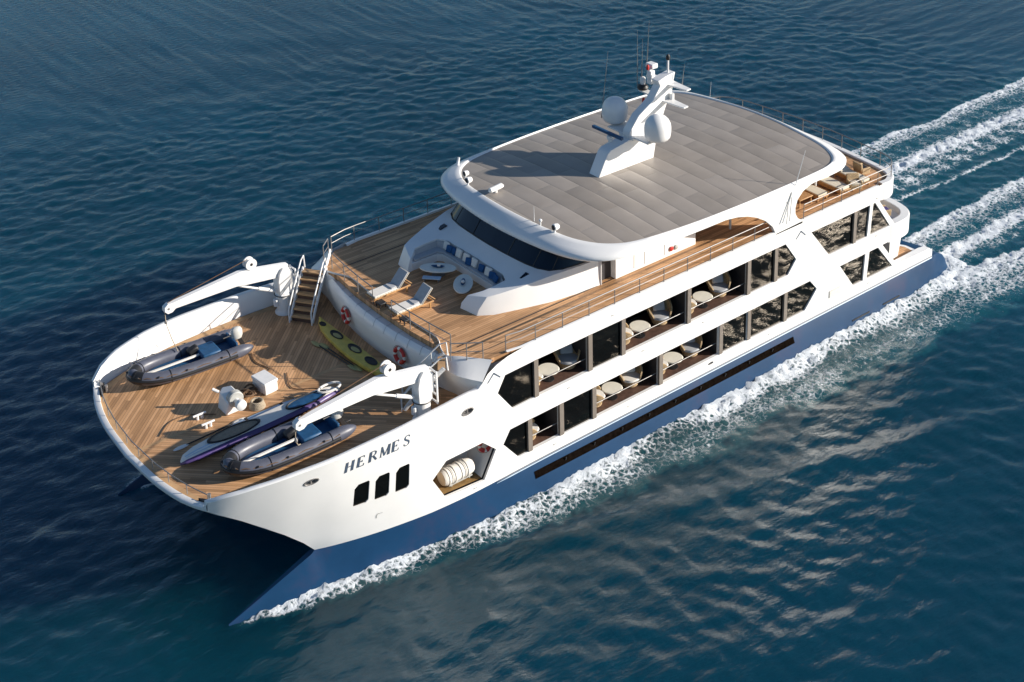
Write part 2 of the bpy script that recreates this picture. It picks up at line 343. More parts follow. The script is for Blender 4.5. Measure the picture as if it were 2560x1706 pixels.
for mir in (False, True):
    for h in holes_glass+bow_wins:
        wn_ = poly_sheet(h, .085 if h not in bow_wins else .04).build('window', 'glass', Y, smooth=0, mirror=mir)
    for h in fair[:2]:
        mb = MB(); c = (sum(p[0] for p in h)/len(h), sum(p[1] for p in h)/len(h)); s = (lambda k: [(c[0]+(x-c[0])*k, c[1]+(z-c[1])*k) for x, z in h+[h[0]]])
        mb.loft([[(x, sy(x, z)+d, z) for x, z in s(k)] for k, d in ((.92, -.15), (.92, .01), (1.0, .03), (1.16, .02), (1.2, -.005))])
        fl = mb.build('fairlead', 'steel', Y, mirror=mir)
        mb = MB(); mb.tube([(c[0]-.03, sy(*c)-.09, c[1]-.14), (c[0]-.03, sy(*c)-.09, c[1]+.14)], .035, 6); mb.build('roller', 'steel', fl, mirror=mir)
    if not mir: poly_sheet(fair[2], .03).build('side_vent', 'dark', Y, smooth=0)
# mullions (bronze) and the two white posts
    for x, z0, z1 in [(12.52, 4.63, 6.4), (9.52, 4.63, 6.4), (7.59, 4.63, 6.4), (3.54, 4.63, 6.4), (-.43, 4.63, 6.4), (-2.32, 4.63, 6.4), (-8.22, 4.65, 6.4),
                      (12.93, 2.12, 3.68), (11.185, 2.12, 3.68), (9.32, 2.12, 3.68), (5.29, 2.12, 3.68), (1.385, 2.12, 3.68), (-.535, 2.12, 3.68), (-3.125, 2.12, 3.68)]:
        MB().box((x, sy(x, z0)-.04, (z0+z1)/2), (.225, .14, z1-z0+.02)).build('mullion', 'frame', Y, smooth=0, mirror=mir)
    # three pairs of rub strips between white and blue
    for k, (dz, mt, r_) in enumerate([(0.0, 'letter', .035), (-.075, 'lblue', .03)]):
        mb = MB(); xs = np.linspace(-15, 14.8, 40); mb.tube([(x, ybot(x)+.025, ZT-.02+dz) for x in xs], [r_*(.25 if i == 39 else 1) for i in range(40)], 6); mb.build('rub_strip', mt, Y, mirror=mir)
    # thin panel seams on the aft quarter
    for a, b in (((-3.3, 4.58), (-6.25, 4.58)), ((-4.7, 2.06), (-8.3, 2.06))):
        MB().box(((a[0]+b[0])/2, 6.434, a[1]), (abs(b[0]-a[0]), .01, .025)).build('seam', 'grey', Y, smooth=0, mirror=mir)
    # vent grille
    g = MB().box((-6.86, 6.445, 2.33), (.86, .03, .40)).build('vent_grille', 'grey', Y, mirror=mir, bevel=.01)
    mb = MB()
    for i in range(7): mb.box((-6.86, 6.466, 2.17+i*.053), (.78, .02, .02), rx=.5)
    mb.build('louvre', 'steel', g, smooth=0, mirror=mir)
    for x, z in [(11.6, 1.83), (7.3, 1.83), (-2.0, 1.83), (10.75, 4.3), (6.4, 4.35), (2.6, 4.3), (-10.0, 4.45), (-9.9, 6.62), (15.9, 1.72), (8.2, 6.85), (-9.6, 1.85)]:
        MB().box((x, sy(x, z)+.012, z), (.17, .03, .05)).build('drain_cover', 'grey', Y, mirror=mir, bevel=.01)
    # chevron emblems
    for cx, cz in ((14.78, 6.8), (-4.06, 6.78)):
        mb = MB(); s = .34
        for sg in (1, -1): mb.add([(cx, sy(cx, cz)+.012, cz), (cx, sy(cx, cz)+.012, cz-.09), (cx+sg*s, sy(cx+sg*s, cz-.34)+.014, cz-.40), (cx+sg*s, sy(cx+sg*s, cz-.34)+.014, cz-.33)], [(0, 1, 2, 3)])
        mb.build('chevron_emblem', 'letter', Y, smooth=0, mirror=mir)
# ------------------------------------------------------------------ lettering
GL = {'H': [((.18, 0), (.18, 1), .21), ((.72, 0), (.72, 1), .21), ((.2, .5), (.72, .5), .075), ((.06, .015), (.3, .015), .05), ((.06, .985), (.3, .985), .05), ((.6, .015), (.84, .015), .05), ((.6, .985), (.84, .985), .05)],
 'E': [((.2, 0), (.2, 1), .21), ((.2, .975), (.66, .975), .075), ((.2, .5), (.52, .5), .075), ((.2, .025), (.7, .025), .075), ((.66, .98), (.66, .80), .06), ((.7, .02), (.7, .22), .06), ((.52, .60), (.52, .40), .06)],
 'R': [((.2, 0), (.2, 1), .21), ((.2, .975), (.5, .975), .075), ((.5, .97), (.66, .88), .07), ((.66, .88), (.68, .74), .13), ((.68, .74), (.62, .58), .12), ((.62, .58), (.46, .50), .075), ((.46, .5), (.2, .5), .075), ((.46, .5), (.8, .02), .14), ((.07, .015), (.33, .015), .05)],
 'M': [((.14, 0), (.14, 1), .075), ((.14, 1), (.48, .06), .14), ((.48, .06), (.82, 1), .075), ((.84, 0), (.84, 1), .21), ((.04, .015), (.24, .015), .05), ((.72, .015), (.96, .015), .05)],
 'S': [((.66, .78), (.62, .93), .075), ((.62, .93), (.46, .985), .075), ((.46, .985), (.28, .93), .07), ((.28, .93), (.2, .78), .11), ((.2, .78), (.28, .62), .13), ((.28, .62), (.58, .42), .14), ((.58, .42), (.68, .26), .13), ((.68, .26), (.6, .08), .10), ((.6, .08), (.4, .015), .06), ((.4, .015), (.22, .09), .075), ((.22, .09), (.18, .26), .075)],
 'C': [((.7, .8), (.5, .97), .08), ((.5, .97), (.3, .85), .10), ((.3, .85), (.22, .5), .13), ((.22, .5), (.3, .16), .10), ((.85, .95), (.93, .8), .06), ((1.02, .95), (1.1, .8), .06)]}
def write_side(text, x0, z0, h, pitch, mir, name, mat, slope=0.0):
    n = len(text)
    for i, ch in enumerate(text):
        mb = MB()
        for (a, b), (c, d), wd in GL[ch]:
            p, q = Vector((a*.98, b)), Vector((c*.98, d)); dr = (q-p).normalized(); nn = Vector((-dr.y, dr.x))*wd/2*1.1
            out = []
            for r in (p-nn, q-nn, q+nn, p+nn):
                u = r.x + .10*r.y; k = i*pitch + u*h
                x = x0-k if not mir else x0-(n*pitch)+k
                z = z0 + r.y*h; out.append((x, sy(x, z)+.012, z))
            mb.add(out, [(0, 1, 2, 3)])
        mb.build(name, mat, Y, smooth=0, mirror=mir)
for mir in (False, True):
    write_side('HERMES', 22.05, 5.49, .50, .515, mir, 'letter', 'letter')
write_side('C', 20.55, 2.3, .28, .3, False, 'hull_mark', 'grey')
# ------------------------------------------------------------------ blue hulls
owl = pchip([-17, -15.2, -13, 10, 16, 20.9, 23.8, 25, 26.3, 26.6], [6.25, 6.75, 6.98, 7.02, 6.8, 6.22, 5.78, 5.5, 5.2, 5.15])
def blue(mir):
    secs = []
    for x in [26.62, 26.5, 26.2, 25.6, 24.8, 24, 23.4, 22.95, 22.8, 22.5, 22, 21, 20, 19, 18, 17, 16, 14, 12, 9, 6, 3, 0, -3, -6, -9, -12, -14, -15.05, -15.7, -16.3, -16.7, -16.95]:
        if x > 22.8:
            t = (26.62-x)/3.82; zt = .06+1.42*t**1.02; hw = .02+.11*t; to, ti = 5.12+hw, 5.12-hw
        else:
            zt = 1.5; to = ybot(x); ti = 5.12-(min(1, (22.8-x)/5))*1.75-.05
        if x < -15.05:
            zt = {-15.7: 1.4, -16.3: 1.05, -16.7: .62, -16.95: .12}[x]; to = 6.43-(-15.05-x)*.16; ti = 5.3
        o = owl(x); wi = max(3.3, 10.24-o); k = -.25 if x > 26.5 else -1.0
        zm = zt*.5; om = to*.45+o*.55-.0
        secs.append([(x, to, zt), (x, to+(o-to)*.28, zt*.78), (x, to+(o-to)*.62, zt*.42), (x, o, 0), (x, 5.12+(o-5.12)*.8, k*.6), (x, 5.12, k), (x, 5.12-(5.12-wi)*.8, k*.6), (x, wi, 0), (x, ti, zt)])
    mb = MB().loft(secs, closed=True, cap=True); return mb.build('hull_bottom', 'blue', Y, smooth=40, mirror=mir)
for mir in (False, True):
    blue(mir)
    # long dark window slot and the two slits aft
    def yo(x, z): return ybot(x)+(owl(x)-ybot(x))*(ZT-z)/ZT
    mb = MB(); mb.loft([[(x, yo(x, .98+.155*s)+.05, .98+.155*s) for s in (-1, 1)] for x in [13.0-.1]+list(np.linspace(12.8, -3.6, 40))])
    sl = mb.build('hull_window', 'slot', Y, smooth=0, mirror=mir)
    for x in np.linspace(11.2, -2, 9): MB().box((float(x), yo(x, .98)+.052, .98), (.05, .03, .31), rx=-.3).build('divider', 'dark', sl, smooth=0, mirror=mir)
    for x in (-8.6, -11.1): MB().box((x, yo(x, .42)+.005, .42), (1.4, .06, .10), rx=-.25).build('exhaust_slit', 'dark', Y, mirror=mir, bevel=.01)
# ------------------------------------------------------------------ bow fairing and bridge deck
xf = pchip([0, 2, 4, 4.9, 5.35, 5.5], [27.85, 27.75, 27.42, 27.16, 27.02, 26.95])
def fsec(y):
    a = abs(y); s = 1 if y >= 0 else -1; x = xf(a)
    t = min(1, max(0, (a-3.6)/1.85)); t = t*t*(3-2*t)
    A = [(x, a, 5.30), (x-.35, a, 5.0), (x-1.2, a, 4.5), (25.6, a, 4.0), (24.6, a, 3.6), (23.4, a, 3.3), (22.4, a, 3.2)]
    B = [(p[0], sy(*p), p[1]) for p in stem[::-1]]
    return [(p[0]+(q[0]-p[0])*t, s*(p[1]+(q[1]-p[1])*t), p[2]+(q[2]-p[2])*t) for p, q in zip(A, B)]
ys = [-5.45, -5.3, -5.0, -4.7, -4.3, -3.9, -3.5]+list(np.linspace(-3, 3, 13))+[3.5, 3.9, 4.3, 4.7, 5.0, 5.3, 5.45]
MB().loft([fsec(float(y)) for y in ys]).build('bow_underside', 'white', Y, smooth=60)
def ztp(a): return 5.52+.33*min(1, max(0, (a-4.3)/.9))**2
mb = MB(); secs = []
for y in ys:
    p = fsec(y)[0]; a = abs(y); s = 1 if y > 0 else -1; zt = ztp(a)
    secs.append([p, (p[0]+.03, p[1], p[2]+.06), (p[0]+.03, p[1], zt-.04), (p[0]-.03, p[1], zt), (p[0]-.2, p[1]*.985, zt), (p[0]-.22, p[1]*.98, zt-.03), (p[0]-.22, p[1]*.98, FD-.1)])
mb.loft(secs).build('bow_coaming', 'white', Y, smooth=40)
# bulwark inner face and cap
for mir in (False, True):
    secs = []
    for x in [15.4, 15.6]+list(np.linspace(16, 26.4, 36))+[26.7, 26.98]:
        z = np.interp(x, [c[0] for c in cap[::-1]], [c[1] for c in cap[::-1]]); yo_ = sy(x, z); th = .24
        secs.append([(x, yo_, z-.001), (x, yo_-.03, z+.03), (x, yo_-th+.03, z+.03), (x, yo_-th, z), (x, min(yo_-th-.05, sy(x, 5.4)-.16), FD-.05)])
    MB().loft(secs, cap=True).build('bulwark', 'white', Y, smooth=50, mirror=mir)
for mir in (False, True):
    MB().prism([(26.95, 4.45), (26.86, 5.1), (26.5, 5.22), (26.6, 4.9)], FD+.01, FD+.2).build('corner_fairlead', 'dark', Y, mirror=mir, bevel=.02)
    MB().tube([(26.72, 5.0, FD), (26.72, 5.0, FD+.34)], .07, 8).tube([(26.62, 4.7, FD), (26.62, 4.7, FD+.34)], .07, 8).build('roller', 'steel', Y, mirror=mir)
# bridge deck slab, stern platform
MB().prism(sym([(23.2, 0), (23.2, 4.2), (-11.8, 4.6), (-11.8, 0)]), 2.7, 3.25).build('bridge_deck', 'white', Y)
for mir in (False, True):
    MB().loft([[(x, 10.24-owl(x)+.25 if x > 16 else 3.5, 1.45), (x, 3.7, 2.9)] for x in (22.3, 20, 16, 5, -11.8)]).build('tunnel_side', 'white', Y, mirror=mir)
    MB().prism([(-11.2, 3.2), (-11.2, 6.3), (-14.6, 6.2), (-14.6, 5.0), (-13.6, 3.2)], 1.35, 1.72).build('swim_platform', 'white', Y, mirror=mir)
    MB().prism([(-11.2, 3.3), (-11.2, 6.2), (-14.3, 6.1), (-14.4, 5.1), (-13.5, 3.3)], 1.72, 1.735).build('swim_deck', 'teakl', Y, mirror=mir, smooth=0)
    MB().loft([[(-11.6, 6.42, 1.5), (-11.6, 6.42, 2.0), (-11.6, 6.38, 2.06), (-11.6, 6.05, 2.06), (-11.6, 6.02, 1.6)], [(-14.5, 6.42, 1.5), (-14.5, 6.42, 1.9), (-14.5, 6.38, 1.96), (-14.5, 5.9, 1.96), (-14.5, 5.85, 1.6)],
               [(-15.0, 6.36, 1.5), (-15.0, 6.36, 1.86), (-15.0, 6.3, 1.92), (-15.0, 5.95, 1.92), (-15.0, 5.9, 1.5)], [(-15.12, 6.25, 1.5), (-15.12, 6.25, 1.78), (-15.1, 6.2, 1.8), (-15.1, 6.05, 1.8), (-15.1, 6.0, 1.5)]], cap=True).build('stern_bulwark', 'white', Y, mirror=mir)
    MB().prism([(-11.7, 3.4), (-11.7, 5.75), (-13.3, 5.5), (-13.5, 3.6)], 1.7, 3.5, top=[(-11.6, 3.4), (-11.6, 5.85), (-13.45, 5.6), (-13.6, 3.5)]).build('stern_locker', 'white', Y, mirror=mir, bevel=.06)
MB().prism(sym([(-11.0, 0), (-11.0, 6.25), (-11.4, 6.3), (-11.4, 0)]), 1.5, 3.6).build('aft_bulkhead', 'inner', Y)
MB().prism(sym([(-9.2, 0), (-9.2, 6.25), (-9.5, 6.25), (-9.5, 0)]), 4.1, 6.4).build('aft_bulkhead', 'inner', Y)
# second deck: rounded stern balcony with bulwark
bal = sym([(-8, 0), (-8, 6.42), (-10.5, 6.43), (-11.3, 6.4), (-12.2, 6.35), (-12.9, 6.0), (-13.3, 5.4), (-13.5, 4.8), (-13.7, 3.5), (-13.85, 1.8), (-13.9, 0)])
MB().prism(bal, 3.71, 4.34).build('balcony_slab', 'white', Y, smooth=40)
MB().prism([(x if x > -8.1 else x+.02, y*.98) for x, y in bal], 4.34, 4.352).build('balcony_deck', 'white2', Y, smooth=0)
def rim(path, z0, z1, th, name, mat='white', closed=False):
    secs = []; n = len(path)
    for i, (x, y) in enumerate(path):
        a = Vector(path[max(i-1, 0)]); b = Vector(path[min(i+1, n-1)]); d = (b-a).normalized(); nn = Vector((-d.y, d.x))
        p = Vector((x, y)); q = p+nn*th
        secs.append([(p.x, p.y, z0), (p.x, p.y, z1-.04), (p.x+nn.x*.04, p.y+nn.y*.04, z1), (q.x-nn.x*.04, q.y-nn.y*.04, z1), (q.x, q.y, z1-.04), (q.x, q.y, z0)])
    return MB().loft(secs, cap=True).build(name, mat, Y, smooth=40)
rim(smooth_path([(-11.1, 6.425), (-11.7, 6.52), (-12.6, 6.45), (-13.25, 6.05), (-13.65, 5.3), (-13.9, 3.6), (-14.05, 1.8), (-14.1, 0), (-14.05, -1.8), (-13.9, -3.6), (-13.65, -5.3), (-13.25, -6.05), (-12.6, -6.45), (-11.7, -6.52), (-11.1, -6.425)], 3), 3.66, 4.66, .50, 'balcony_bulwark')
# upper deck with rounded stern
UO = [(15.95, 0), (15.9, 2.2), (15.72, 3.9), (15.9, 4.5), (15.84, 4.85), (15.5, 5.2), (15.15, 5.62), (14.6, 6.15), (13.2, 6.3), (6, 6.3), (-6, 6.3), (-9.8, 6.3), (-10.8, 6.25), (-11.4, 5.95), (-11.8, 5.2), (-12.08, 3.2), (-12.22, 1.4), (-12.28, 0)]
MB().prism(sym([(x, y) for x, y in UO]), 6.95, UD).build('upper_deck', 'teakl', Y, smooth=0)
MB().prism(sym([(x-.12 if x > 13 else x, y) for x, y in UO[:1]+UO[1:]]), 6.42, 6.949).build('deck_slab', 'white', Y, smooth=30)
rim(smooth_path([(-10.3, 6.425), (-10.6, 6.47), (-11.0, 6.44), (-11.6, 6.1), (-12.0, 5.3), (-12.25, 3.2), (-12.4, 1.5), (-12.45, 0), (-12.4, -1.5), (-12.25, -3.2), (-12.0, -5.3), (-11.6, -6.1), (-11.0, -6.44), (-10.6, -6.47), (-10.3, -6.425)], 3), 6.38, UT+.02, .36, 'stern_coaming')
for mir in (False, True):
    MB().loft([[(x, 6.432+d, UT-.001), (x, 6.40+d, UT+.015), (x, 6.28+d, UT+.015), (x, 6.26+d, UD-.02)] for x, d in ((13.9, -.12), (13.2, 0), (-10.0, 0))]).build('side_coaming', 'white', Y, mirror=mir)
    for a, b in ((15.3, 5), (15.0, 4.52)): pass
    MB().box((10.2, 4.52, UD+.004), (9.9, .05, .008)).build('deck_groove', 'dark', Y, smooth=0, mirror=mir)
# foredeck
fo = [(xf(a)-.21, a*.98) for a in (0, 1, 2, 3, 4, 4.6, 5.0, 5.15)]
fpoly = sym(fo+[(x, sy(x, 5.4)-.22) for x in (26.4, 25.5, 24.5, 23, 21, 19, 17.5, 16.2, 15.3)]+[(15.0, 0)])
MB().prism(fpoly, FD-.12, FD).build('foredeck', 'teakv', Y, smooth=0)
mb = MB()
inn = [(x-.28, y*.955) for x, y in fo]+[(x-.05, sy(x, 5.4)-.55) for x in (26.1, 25.3, 24.5, 23, 21, 19, 17.5, 16.3)]
out = fo+[(x, sy(x, 5.4)-.24) for x in (26.4, 25.5, 24.5, 23, 21, 19, 17.5, 16.2)]
for sg in (1, -1): mb.loft([[(a[0], sg*a[1], FD+.005), (b[0], sg*b[1], FD+.005)] for a, b in zip(out, inn)])
mb.build('margin_plank', 'margin', Y, smooth=0)
mb = MB()
mb.loft([[(x, -.09, FD+.004), (x, .09, FD+.004)] for x in (27.4, 15.5)])
mb.build('king_plank', 'margin', Y, smooth=0)
# bulkhead below the upper deck
for mir in (False, True):
    b0 = [(15.5, 0), (15.45, 2), (15.4, 3.4), (15.8, 4.0), (15.75, 4.5), (15.6, 5.15), (15.5, 5.9), (15.5, 6.5)]
    b1 = [(15.5, 0), (15.45, 2), (15.4, 3.4), (15.9, 4.2), (16.1, 4.9), (16.1, 5.6), (15.85, 6.15), (15.38, 6.57)]
    b2 = [(15.5, 0), (15.45, 2), (15.4, 3.4), (15.75, 4.2), (15.9, 4.85), (15.55, 5.25), (15.2, 5.7), (14.7, 6.36)]
    fz = [6.55, 6.55, 6.55, 6.6, 6.75, 6.82, 6.78, 6.62]; S_ = lambda A: smooth_path(A, 3)
    zz_ = np.interp(np.arange(22)/3, range(8), fz)
    MB().loft([[(x, y, FD-.05) for x, y in S_(b0)], [(x-.05, y-.04, z-.3) for (x, y), z in zip(S_(b1), zz_)], [(x, y, z) for (x, y), z in zip(S_(b1), zz_)],
               [(p[0]*.4+q[0]*.6, p[1]*.4+q[1]*.6, z*.4+7.27*.6+.04) for p, q, z in zip(S_(b1), S_(b2), zz_)], [(x, y, UT) for x, y in S_(b2)], [(x-.1, y-.06 if y else 0, UD-.05) for x, y in S_(b2)]]).build('fore_bulkhead', 'white', Y, smooth=38, mirror=mir)
# curved bench-like coaming in front of the upper deck
secs = []
for y in np.linspace(-4.75, 4.75, 31):
    a = abs(y); xb = 15.78-.014*a*a; xn = 16.5-.024*a*a; e = max(0, (a-4.2)/.55); dz = -.22*e*e
    base = 16.3-.026*a*a
    secs.append([(base, y, FD-.02), (xn-.08, y, 6.0), (xn, y, 6.4+dz), (xn-.0, y, 6.72+dz), (xn-.08, y, 6.88+dz), (xn-.2, y, 7.0+dz), (xb+.2, y, 6.95+dz), (xb+.03, y, 6.93+dz), (xb, y, 6.88+dz)])
cb = MB().loft(secs, cap=True).build('curved_coaming', 'white', Y, smooth=50)
for y in np.linspace(-4, 4, 11):
    a = abs(y); xb = 15.78-.014*a*a; xn = 16.5-.024*a*a
    MB().tube([(xb+.03, y, 6.935), (xb+.2, y+.03, 6.955), (xn-.2, y+.1, 7.004), (xn-.08, y+.13, 6.884), (xn, y+.14, 6.72)], .009, 4).build('seam', 'grey', cb)
# stairs
def stair(mir):
    p0, p1 = Vector((17.58, 4.22)), Vector((16.25, 5.16)); d = (p1-p0).normalized(); s = Vector((-d.y, d.x)); n = 7
    mb = MB(); rs = MB()
    for i in range(n):
        p = p0.lerp(p1, (i+.5)/n); z = FD+(UD-FD)*(i+1)/(n+.0); ang = math.atan2(d.y, d.x)
        mb.box((p.x, p.y, z-.03), (.30, 1.02, .06), rz=ang); rs.box((p.x-d.x*.1, p.y-d.y*.1, z-.14), (.02, .98, .2), rz=ang)
    st = mb.build('stairs', 'wood' if False else 'margin', Y, smooth=0, mirror=mir); rs.build('riser', 'dfloor', st, smooth=0, mirror=mir)
    for k in (-1, 1):
        o = s*.55*k; a = p0-d*.16+o; b = p1+o
        pts = [(a.x, a.y, FD), (a.x, a.y, FD+.6), (a.x+d.x*.1, a.y+d.y*.1, FD+.75)]+[(a.x+(b.x-a.x)*t, a.y+(b.y-a.y)*t, FD+.72+(UD-FD)*t) for t in (.3, .6, .9)]+[(b.x+d.x*.1, b.y+d.y*.1, UD+.62), (b.x+d.x*.15, b.y+d.y*.15, UD)]
        MB().tube(pts, .035, 7).build('stair_rail', 'white2', st, mirror=mir)
        pts = [(a.x+d.x*.1, a.y+d.y*.1, FD+.05)]+[(a.x+(b.x-a.x)*t, a.y+(b.y-a.y)*t, FD+.1+(UD-FD)*t) for t in (.3, .6, 1)]
        MB().tube(pts, .05, 6, sq=2.0).build('stringer', 'white2', st, mirror=mir)
        for t in (.35, .7):
            q = a.lerp(b, t); MB().tube([(q.x, q.y, FD+(UD-FD)*t+.1), (q.x, q.y, FD+(UD-FD)*t+.72)], .022, 6).build('baluster', 'white2', st, mirror=mir)
for mir in (False, True): stair(mir)
# ------------------------------------------------------------------ railings
def railing(path, h, mids, step, name='railing', r=.026, z0=UD, posts_at=None):
    P = [Vector(p) for p in path]
    rl = MB().tube([p+Vector((0, 0, h)) for p in P], r, 7).build(name, 'steel', Y)
    for mh in mids: MB().tube([p+Vector((0, 0, mh)) for p in P], r*.6, 6).build('mid_rail', 'steel', rl)
    Ln = [0]
    for a, b in zip(P, P[1:]): Ln.append(Ln[-1]+(b-a).length)
    k = max(1, round(Ln[-1]/step))
    for i in range(k+1):
        s = Ln[-1]*i/k; j = max(0, min(len(P)-2, int(np.searchsorted(Ln, s, side='right'))-1)); q = P[j].lerp(P[j+1], (s-Ln[j])/max(1e-6, Ln[j+1]-Ln[j]))
        MB().tube([q, q+Vector((0, 0, h))], r*.85, 6).build('stanchion', 'steel', rl)
    return rl
for sg in (1, -1):
    railing([(13.9, sg*6.22, UT), (13.2, sg*6.35, UT), (6, sg*6.35, UT), (0, sg*6.35, UT), (-2.3, sg*6.35, UT)] if sg == 1 else [(14.75, -6.1, UT), (13.9, -6.3, UT), (13.2, -6.35, UT), (6, -6.35, UT), (-2.3, -6.35, UT)], .74, (.4,), 1.42)
pa = smooth_path([(-4.3, 6.35), (-9.6, 6.35), (-10.8, 6.35), (-11.5, 6.0), (-11.9, 5.25), (-12.15, 3.2), (-12.3, 1.5), (-12.35, 0), (-12.3, -1.5), (-12.15, -3.2), (-11.9, -5.25), (-11.5, -6.0), (-10.8, -6.35), (-9.6, -6.35), (-4.3, -6.35)], 3)
railing([(x, y, UT) for x, y in pa], .78, (.4,), 1.45)
for sg in (1, -1): railing([(15.88-.014*y*y, sg*y, UD) for y in np.linspace(.75, 4.7, 8)], .85, (.45,), 1.35)
railing([(xf(a)-.32, s*a*.97, FD+.1) for s, a in [(-1, a) for a in (5.2, 4.6, 4, 3, 2, 1)]+[(1, a) for a in (0, 1, 2, 3, 4, 4.6, 5.1)]], .42, (), 1.15, r=.022)
railing([(14.9, 6.0, UD), (15.5, 5.55, UD), (15.95, 5.2, UD)], .8, (.4,), .7)
railing([(14.95, -6.05, UD), (15.5, -5.55, UD)], .8, (.4,), .6)
# ------------------------------------------------------------------ balconies
for mir in (False, True):
    for h in holes_balc:
        x1, x0 = h[0][0], h[2][0]; z0, z1 = h[0][1], h[1][1]; yo_, yi = 6.27, 4.55; sg = -1 if mir else 1
        mb = MB(); c = ((x0+x1)/2, (yo_+yi)/2, (z0+z1)/2)
        f0 = z0-.02
        mb.add([(x0, yo_, f0), (x0, yi, f0), (x0, yi, z1), (x0, yo_, z1)], [(0, 1, 2, 3)]); mb.add([(x1, yo_, f0), (x1, yi, f0), (x1, yi, z1), (x1, yo_, z1)], [(0, 1, 2, 3)])
        mb.add([(x0, yi, f0), (x1, yi, f0), (x1, yi, z1), (x0, yi, z1)], [(0, 1, 2, 3)]); mb.add([(x0, yo_, z1), (x0, yi, z1), (x1, yi, z1), (x1, yo_, z1)], [(0, 1, 2, 3)])
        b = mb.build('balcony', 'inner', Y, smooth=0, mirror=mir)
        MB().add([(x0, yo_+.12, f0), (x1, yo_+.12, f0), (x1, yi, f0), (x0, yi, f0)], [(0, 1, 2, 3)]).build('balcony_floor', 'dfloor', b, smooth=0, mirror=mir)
        MB().box(((x0+x1)/2-.15, yi+.03, (z0+z1)/2), (x1-x0-.9, .04, z1-z0-.2)).build('glass_door', 'glass', b, smooth=0, mirror=mir)
        mb = MB()
        for i in range(7): mb.tube([(x1-.12-.07*i, yi+.12+.03*(i % 2), f0), (x1-.12-.07*i, yi+.12+.03*(i % 2), z1)], .04, 5)
        mb.build('curtain', 'tan', b, mirror=mir)
        MB().tube([(x0, 6.22, z0+.52), (x1, 6.22, z0+.52)], .018, 6).build('handrail', 'steel', b, mirror=mir)
# liferaft recess
mb = MB(); h = raft_hole
for mir in (False, True):
    mb = MB(); mb.add([(x, 5.0, z) for x, z in h], [tuple(range(6))]); mb.build('liferaft_recess', 'white', Y, smooth=0, mirror=mir)
    n = 6; fl = MB(); wl = MB()
    for i in range(6):
        a, b = h[i], h[(i+1) % 6]; t = fl if i in (4, 5, 0) else wl
        t.add([(a[0], sy(*a)-.2, a[1]), (b[0], sy(*b)-.2, b[1]), (b[0], 5.0, b[1]), (a[0], 5.0, a[1])], [(0, 1, 2, 3)])
    fl.build('recess_floor', 'ochre', Y, smooth=0, mirror=mir); wl.build('recess_wall', 'white', Y, smooth=0, mirror=mir)
